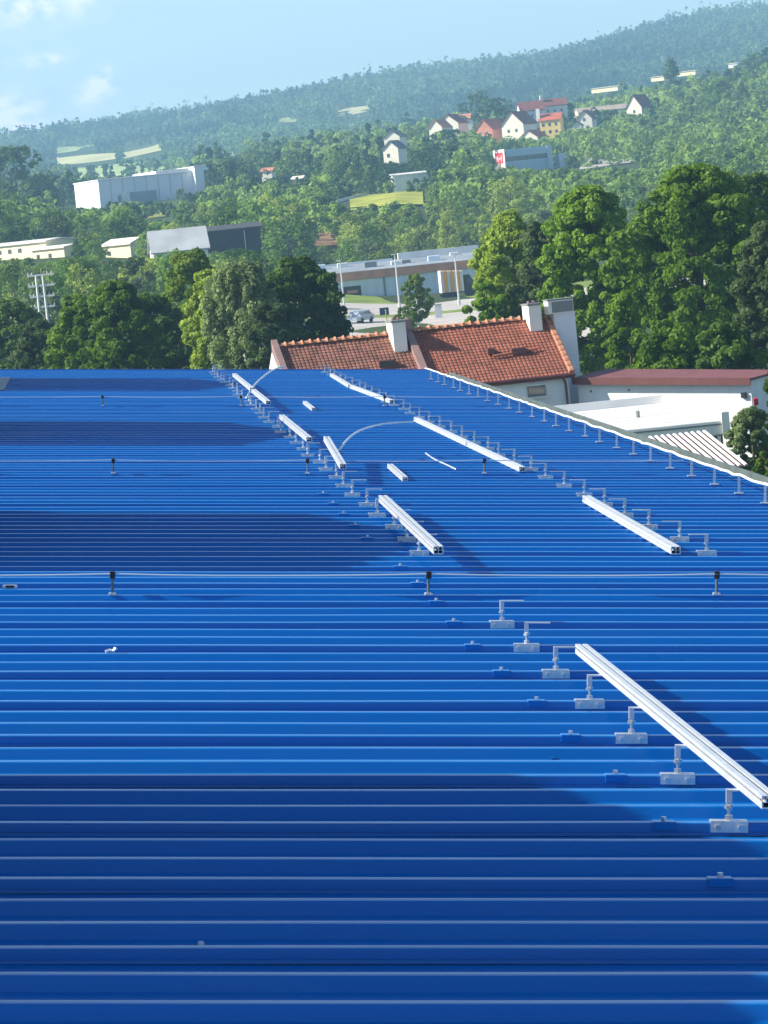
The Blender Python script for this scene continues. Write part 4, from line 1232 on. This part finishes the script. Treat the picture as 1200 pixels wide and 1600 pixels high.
# left of the gap
near_tree(12, 470, 110, 320, L_dark, 'dark tree at the far left edge just over the blue roof', seed=1)
near_tree(58, 500, 90, 285, L_olive, 'olive green tree below the power mast', seed=2, size=.25)
near_tree(120, 462, 110, 262, L_rich, 'bright green bushy tree between the power mast and the rounded tree', seed=3)
near_tree(180, 438, 130, 255, L_rich, 'rounded rich green tree right of the power mast', seed=4, n_cl=260, n_leaf=130, cr=.17)
near_tree(235, 455, 90, 262, L_dark, 'dark green tree wedged between the rounded tree and the yellow green one', seed=5)
near_tree(292, 388, 110, 275, L_yel, 'yellow green tree below the grey roofed shed', seed=6, n_cl=200)
near_tree(330, 420, 100, 250, L_yel, 'low yellow green tree at the left of the silvery birch', seed=61, n_cl=170)
near_tree(372, 402, 120, 243, L_silver, 'silvery drooping birch left of the dark crowned tree', shape='weep', seed=7, size=.24, n_cl=260, bark=M_birch, cr=.16, name='birch_tree')
near_tree(458, 402, 165, 246, L_dark, 'dark crowned tree left of the leftmost street lamp', seed=8, n_cl=360, n_leaf=130, cr=.15)
near_tree(418, 470, 90, 236, L_olive, 'low olive tree in front of the dark crowned tree', seed=9, n_cl=90)
near_tree(647, 426, 42, 395, L_yel, 'thin young tree with a pale trunk before the grey warehouse', shape='poplar', seed=10, n_cl=120, n_leaf=70, size=.26, base=.22, bark=M_birch, name='young_tree')
near_tree(628, 478, 36, 330, L_olive, 'scrubby small tree behind the single chimney', seed=11, n_cl=50, n_leaf=60, size=.24, name='young_tree')
# right of the gap
near_tree(757, 440, 74, 262, L_rich, 'low green tree right of the striped truck', seed=12, n_cl=90)
near_tree(790, 330, 125, 268, L_yel, 'tall yellow green tree behind the two chimneys', shape='tall', seed=13, n_cl=300, n_leaf=120, cr=.17)
near_tree(838, 345, 90, 262, L_olive, 'olive tree squeezed behind the left chimney of the right pair', shape='tall', seed=14, n_cl=200)
near_tree(915, 288, 150, 242, L_rich, 'big rich green tree behind the tall outer chimney', shape='round', seed=15, n_cl=480, n_leaf=120, cr=.15, lobes=4)
near_tree(1078, 256, 225, 228, L_rich, 'biggest rich green tree rising above the middle of the white annex', shape='round', seed=16, n_cl=800, n_leaf=120, cr=.115, lobes=6)
near_tree(1170, 268, 120, 252, L_dark, 'dark tree standing behind the right side of the biggest tree', shape='round', seed=17, n_cl=350, n_leaf=110, cr=.16)
near_tree(1192, 345, 105, 205, L_olive, 'dull olive tree cut by the right edge of the photo', shape='tall', seed=18, n_cl=380, n_leaf=110, cr=.17, size=.22)
near_tree(975, 455, 80, 200, L_rich, 'small pointed green tree over the left part of the maroon roof', shape='tall', seed=19, n_cl=110, size=.24)
near_tree(1040, 500, 120, 188, L_rich, 'low bushy tree over the middle of the maroon roof', seed=20, n_cl=120, size=.24)
near_tree(1130, 505, 110, 186, L_dark, 'low dark bushy tree over the right part of the maroon roof', seed=21, n_cl=120, size=.24)
near_tree(1222, 560, 66, 156, L_dark, 'dark tree past the right end of the white annex', seed=22, n_cl=140, size=.22)
near_tree(1168, 634, 74, 141, L_silver, 'olive shrub right of the white slatted lean-to', shape='round', seed=23, n_cl=240, n_leaf=110, cr=.18, size=.15, base=.02, name='olive_shrub')
near_tree(1200, 700, 60, 132, L_yel, 'light green leafy shrub at the right edge behind the gutter', seed=24, n_cl=60, n_leaf=60, size=.14, base=.02, name='green_shrub')

# ---- middle distance: trees between the hall, the warehouse and the village
clear = [  # (x0, y0, x1, y1, distance of what must stay in view)
 (103,258,160,326,1250),(158,262,292,316,1250),(290,258,316,300,1262),(224,350,324,392,640),(324,346,410,390,655),(0,386,112,400,705),(165,382,206,402,690),
 (50,428,86,492,330),(478,398,742,476,545),(523,405,545,500,470),(612,398,630,500,470),(690,400,735,500,480),
 (772,224,872,262,1200),(785,178,860,214,1500),(668,188,745,206,1440),(742,180,782,206,1430),(600,213,628,226,1250),(600,232,628,252,1200),(617,264,672,282,1010),(895,165,928,196,1430),(980,140,1006,176,1530),
 (925,124,966,133,1720),(1016,112,1040,118,1790),(1060,104,1086,110,1790),(1136,94,1150,98,1850),(905,150,980,164,1560),(455,282,466,290,1150),(408,270,419,276,1230),(360,236,372,242,2300),
 (545,292,655,318,960),(520,290,665,306,960),(492,358,524,380,700),(905,240,1000,262,1300),
 (92,236,182,256,2700),(128,262,290,276,2400),(192,226,252,248,2700),(225,326,268,345,1150)]
for i_, c_ in enumerate(clear):
    if c_[4] in (960, 700, 1300, 2700, 2400, 3000, 1150) and c_[:2] not in ((455, 282),):
        g_ = ground_hit((c_[0] + c_[2]) / 2, c_[3])
        if g_ is not None: clear[i_] = (*c_[:4], float(g_[1]))
def blocked(x, y, D, h, w):
    z = float(zt(x, y))
    a = proj((x, y, z)); b = proj((x, y, z + h))
    hw_ = w / 2 / D * F_PX
    x0, x1 = min(a[0], b[0]) - hw_, max(a[0], b[0]) + hw_
    y0, y1 = b[1], a[1]
    for (c0, d0, c1, d1, Dm) in clear:
        if D < Dm + (46 if Dm == 1250 and c1 < 300 else 14) and x1 > c0 and x0 < c1 and y1 > d0 and y0 < d1: return True
    return False
boxes = [(bp_[0], bp_[1], r_) for bp_, r_ in ()]
def variant(shape, leaf, seed, Ht, Rc, n_cl=34, n_leaf=46, size=.62, cr=.30):
    r = np.random.default_rng(seed)
    q = crown_arrays(r, Ht * .92, Rc, n_cl, n_leaf, size, shape, cr, False, Ht * .06)
    return faces_mesh('crown', q, leaf), trunk_mesh(Ht, .2, r, limbs=3, Rc=Rc)
VAR = []
kinds = [('round', L_mid, 'rounded mid green tree'), ('round', L_midy, 'light yellowish green tree'), ('round', L_midd, 'dark rounded tree'), ('tall', L_mid, 'tall mid green tree'),
         ('cone', L_midd, 'dark pointed spruce'), ('tall', L_midy, 'tall pale green tree'), ('round', L_olive, 'dull olive tree'), ('round', L_dark, 'dense dark tree')]
for i, (sh_, lf, wd) in enumerate(kinds):
    for k in range(2):
        Hh, Rr = {'round': (9.0, 4.0), 'tall': (11.5, 3.4), 'cone': (12.5, 2.5)}[sh_]
        VAR.append((i, *variant(sh_, lf, 300 + 7 * i + k, Hh, Rr), Hh, Rr))
def zone(px, D):
    if D < 560 and px < 480: return 'near the power mast'
    if px < 130: return 'left of the white hall'
    if D < 760 and px < 480: return 'near the grey shed'
    if px < 320: return 'below the white hall' if D < 1250 else 'behind the white hall'
    if px < 500: return 'left of the meadow' if D < 1250 else 'right of the white hall'
    if D < 900 and px < 760: return 'behind the warehouse'
    if px < 690: return 'around the yellow meadow' if D < 1150 else 'below the left end of the village'
    if px < 900: return 'below the showroom' if D < 1200 else 'among the village houses'
    return 'behind the biggest trees' if D < 1250 else 'on the right hill near the crest'
rm = random.Random(21)
cand = []
y = 455.
while y < 2150:
    step = 7.5 if y < 900 else (8.5 if y < 1400 else 10.5)
    xlo = (-60 - 124) / F_PX * y; xhi = (1270 - 124) / F_PX * y + y * .07
    x = xlo
    while x < xhi:
        X = x + rm.uniform(-.45, .45) * step; Y = y + rm.uniform(-.5, .5) * step * 1.3
        cand.append((X, Y)); x += step
    y += step * 1.5
kept = []
rk = random.Random(4)
for (X, Y) in cand:
    z = float(zt(X, Y)); px, py = proj((X, Y, z + 5))
    if px < -45 or px > 1245: continue
    if px > 480 and Y < 604: continue
    if 465 < Y < 604 and px > 440: continue
    if px > 700 and Y < 640: continue
    if px < 480 and Y < 600 and rk.random() < .12: continue
    # clearings and lanes between the groups
    cl_ = math.sin(X / 47 + 1.3) * math.sin(Y / 83 + X / 160) + .5 * math.sin(X / 19 + Y / 31)
    if cl_ < -.88 and Y > 620: continue
    sc_ = rk.uniform(.62, 1.18) * (1.0 if Y > 620 else .85)
    if 575 < Y < 760 and px > 470: sc_ *= .62
    d = math.sin(X / 70 + 2) + math.sin(Y / 90 + X / 50)
    pr = rk.random()
    if px > 1000 and Y < 1500: pool = [0, 1, 5, 0, 6, 3]
    elif px < 480 and Y < 1000: pool = [0, 6, 7, 3, 1, 0]
    elif 575 < Y < 800: pool = [1, 5, 0, 1, 6]
    elif d > .5: pool = [2, 7, 4, 2, 3]
    elif d < -.6: pool = [1, 5, 0, 6]
    else: pool = [0, 3, 2, 0, 6, 4, 7, 1]
    ki = rk.choice(pool)
    v_ = VAR[2 * ki + rk.randrange(2)]
    for tr_ in (1, .8, .64, .5, .38, .28, 0):
        if tr_ and not blocked(X, Y, Y, v_[3] * sc_ * tr_, v_[4] * 1.8 * sc_ * tr_): break
    if tr_ == 0: continue
    sc_ *= tr_
    if px < 106 and 1225 < Y < 1320: continue
    kept.append((Y, X, z, px, ki, v_, sc_))
# special trees
def special(px, py_base, D, ki, s, label, sx=1.):
    p = W(px, py_base, D); z = float(zt(p[0], D))
    v_ = VAR[2 * ki]
    e = empty('spruce_tree' if ki == 4 else 'broadleaf_tree', (p[0], D, z), rk.uniform(0, 6), label, 'tree')
    c = link('crown', v_[1], e); t = link('trunk', v_[2], e)
    e.scale = (s * sx, s * sx, s)
for (px, ytop, D, ki, sx, label) in ((758, 146, 1480, 2, 1.25, 'big dark spreading conifer standing above the left half of the village'),
        (1048, 92, 1700, 4, 1.3, 'pointed dark spruce on the crest between two pale barns'), (1180, 84, 1700, 2, 1.2, 'dark round tree on the crest at the right edge'),
        (18, 234, 1150, 7, 1.15, 'large dark tree rising left of the white hall'), (-12, 262, 1300, 2, .9, 'dark broad tree just left of the white hall end wall'), (283, 296, 1200, 7, .95, 'dark bushy tree in front of the right end of the white hall'),
        (1130, 125, 1480, 7, 1.3, 'dense dark tree below the crest near the right edge'), (700, 205, 1330, 7, 1.6, 'broad green tree right of the upper white cottage')):
    t = W(px, ytop, D); z = float(zt(t[0], D)); v_ = VAR[2 * ki]
    special(px, ytop, D, ki, (t[2] - z) / v_[3], label, sx)
kept.sort(key=lambda q: q[0])
NI = 285
# the nearest are individuals, the rest one woodland
lanes = {}
for q in kept[:0]: pass
ind = kept[:NI]; rest = kept[NI:]
def side_word(px):
    return ('far left', 'left', 'centre left', 'centre', 'centre right', 'right', 'far right')[min(6, max(0, int(px / 171.5)))]
ANCH = [(0, 'the left photo edge'), (68, 'the power mast'), (122, 'the bushy tree'), (185, 'the rounded tree'), (245, 'the wedged tree'), (300, 'the yellow green tree'), (372, 'the birch'), (430, 'the left parapet'),
        (480, 'the dark crowned tree'), (530, 'the left street lamp'), (575, 'the weathered roof'), (617, 'the middle street lamp'), (650, 'the thin young tree'), (682, 'the white cabinet'), (712, 'the right street lamp'), (750, 'the red roof ridge'),
        (800, 'the tall yellow tree'), (850, 'the left pair chimney'), (882, 'the outer chimney'), (925, 'the big tree'), (985, 'the pointed tree'), (1040, 'the canopy rim'), (1085, 'the biggest tree'), (1140, 'the slatted lean-to'), (1195, 'the right photo edge')]
seen_lab = {}
for (Y, X, z, px, ki, v_, s) in ind:
    zn = zone(px, Y)
    near_a = min(ANCH, key=lambda q: abs(q[0] - px))[1]
    size_w = 'small ' if s < .6 else ('big ' if s > .98 else '')
    lab = '%s%s %s, above %s' % (size_w, kinds[ki][2], zn, near_a)
    if len(lab.split()) > 14: lab = lab.replace('light yellowish green', 'yellowish').replace('rounded mid green', 'rounded green').replace('tall mid green', 'tall green')
    if len(lab.split()) > 16: lab = '%s%s %s' % (size_w, kinds[ki][2], zn)
    e = empty('spruce_tree' if ki == 4 else 'broadleaf_tree', (X, Y, z - .1), rk.uniform(0, 6.28), lab, 'tree', '%ss %s' % (kinds[ki][2], zn))
    seen_lab.setdefault(lab, []).append(e)
    link('crown', v_[1], e); link('trunk', v_[2], e)
    e.scale = (s * rk.uniform(.85, 1.2), s * rk.uniform(.85, 1.2), s)
for lab, es in seen_lab.items():
    ws = {2: ('nearer', 'farther'), 3: ('nearest', 'middle', 'farthest')}.get(len(es), [ordinal(i + 1) + ' nearest' for i in range(len(es))])
    if len(es) > 1 and len(lab.split()) + len(ws[0].split()) <= 16:
        for e, w_ in zip(es, ws): e['label'] = w_ + ' ' + lab
L_wood = leaf_mat('leaf_woodland', (.022, .068, .020), (.310, .430, .100), scale=.02, attr=True)
Q = []; T = []
for (Y, X, z, px, ki, v_, s) in rest:
    sh_ = kinds[ki][0]
    Hh, Rr = v_[3] * s, v_[4] * s * rk.uniform(.85, 1.2)
    nc, nl = (16, 15) if Y < 1300 else (12, 12)
    q = crown_arrays(rg, Hh * .95, Rr, nc, nl, (1.15 if Y < 1300 else 1.6), sh_, .34, False, 0.0)
    q += np.array([X, Y, z])
    Q.append(q); T.append(np.full(len(q), {0: .45, 1: .85, 2: .15, 3: .42, 4: .08, 5: .78, 6: .55, 7: .12}[ki] + rk.uniform(-.13, .13)))
me = faces_mesh('hillside_woodland', np.concatenate(Q), L_wood, np.concatenate(T))
o = link('hillside_woodland', me); o['kind'] = 'stuff'; o['label'] = 'mixed trees crowding the slope up to the village'
n1 = len(rest)

# ---- the forest on the far ridge
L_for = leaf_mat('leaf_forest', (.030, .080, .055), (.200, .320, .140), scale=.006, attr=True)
Q = []; T = []
rf = np.random.default_rng(9)
y = 2150.
nfor = 0
FARF = [(88, 240, 182, 258), (192, 226, 252, 249), (124, 262, 335, 280), (88, 224, 152, 236), (522, 164, 580, 182), (430, 182, 470, 195), (355, 236, 372, 243)]
while y < 4650:
    step = 11.5 if y < 2900 else 10.0
    xs_ = np.arange((-40 - 124) / F_PX * y, (1240 - 124) / F_PX * y + y * .07, step)
    for x in xs_:
        X = x + rf.uniform(-.5, .5) * step; Y = y + rf.uniform(-.6, .6) * step
        z = float(zt(X, Y))
        px, py = proj((X, Y, z + 6))
        if px < -15 or px > 1215 or py < -40: continue
        low = px < 345 and Y < 3350
        if Y < 2900 and low:
            if math.sin(X / 38) + math.sin(Y / 60 + 1) < -.2: continue
        elif Y > 2900 and math.sin(X / 90 + 2) * math.sin(Y / 140) > .93: continue
        h = rf.uniform(3, 6.5) if low else (rf.uniform(8, 15.5) if Y > 2900 else rf.uniform(7, 13))
        if Y > 4200 and rf.uniform() < .08: h *= 1.35
        b_ = proj((X, Y, z)); t_ = proj((X, Y, z + h))
        if any(c0 < b_[0] < c1 and min(b_[1], d1) - max(t_[1], d0) > .25 * (b_[1] - t_[1]) for (c0, d0, c1, d1) in FARF): continue
        con = rf.uniform() < (.6 if Y > 2900 else .25)
        q = crown_arrays(rf, h, h * (.19 if con else .34), 7, 6, 2.7 if not con else 2.2, 'cone' if con else 'round', .42, False, 0.)
        q += np.array([X, Y, z - .5])
        Q.append(q)
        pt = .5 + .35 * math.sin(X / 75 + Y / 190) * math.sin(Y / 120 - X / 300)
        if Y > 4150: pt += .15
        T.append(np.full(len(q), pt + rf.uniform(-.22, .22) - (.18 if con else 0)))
        nfor += 1
    y += step * 1.25
me = faces_mesh('ridge_forest', np.concatenate(Q), L_for, np.concatenate(T))
o = link('ridge_forest', me); o['kind'] = 'stuff'; o['label'] = 'hazy blue green forest covering the far ridge'
print('trees', len(kept), n1, 'forest', nfor, 'tris', sum(len(a) for a in Q))

# ---- pastures and bare ground
field('pasture', [(122, 280), (330, 270), (335, 258), (122, 263)], M_past)
field('hay_field', [(90, 258), (180, 249), (182, 240), (88, 245)], M_hay)
field('hay_field', [(192, 249), (252, 236), (248, 226), (196, 238)], M_hay)
field('pasture', [(88, 240), (120, 236), (150, 226), (92, 230)], M_past)
field('hay_field', [(525, 182), (578, 173), (575, 165), (528, 172)], M_hay)
field('pasture', [(432, 195), (470, 189), (467, 182), (433, 187)], M_past)
field('yellow_meadow', [(548, 330), (662, 322), (660, 288), (545, 306)], M_yel, .2)
field('bare_earth_bank', [(488, 392), (528, 384), (524, 354), (498, 364)], M_dirt, .2)
field('gravel_lot', [(905, 266), (985, 255), (1005, 238), (915, 244)], M_pave, .2)
field('yellow_meadow', [(228, 344), (264, 338), (262, 326), (234, 332)], M_yel, .2)
# pale wall along the top of the meadow
wp = [ground_hit(px, py) for px, py in ((520, 320), (560, 309), (600, 300), (640, 292), (662, 288))]
if all(p is not None for p in wp):
    mb = MB()
    for a, b in zip(wp[:-1], wp[1:]):
        za, zb_ = float(zt(a[0], a[1])), float(zt(b[0], b[1]))
        mb.add([(a[0], a[1], za - .5), (b[0], b[1], zb_ - .5), (b[0], b[1], zb_ + .9), (a[0], a[1], za + .9), (a[0], a[1] + .4, za - .5), (b[0], b[1] + .4, zb_ - .5), (b[0], b[1] + .4, zb_ + .9), (a[0], a[1] + .4, za + .9)],
               [(0,1,2,3),(7,6,5,4),(3,2,6,7)])
    tag(mb.build('low_wall', M_memb), 'pale low wall along the upper edge of the yellow meadow', 'wall')

# ------------------------------------------------------------------ haze
hb_ = MB().box(-3400, 3900, -800, 6300, -6, 262)
M_haze = bpy.data.materials.new('haze'); M_haze.use_nodes = True
nt = M_haze.node_tree
for x in list(nt.nodes): nt.nodes.remove(x)
ho = nt.nodes.new('ShaderNodeOutputMaterial'); pv = nt.nodes.new('ShaderNodeVolumePrincipled')
pv.inputs['Color'].default_value = (.42, .72, 1.0, 1)
pv.inputs['Density'].default_value = 2.05e-4
pv.inputs['Anisotropy'].default_value = 0.2
nt.links.new(pv.outputs[0], ho.inputs['Volume'])
o = hb_.build('haze', M_haze); o['kind'] = 'stuff'
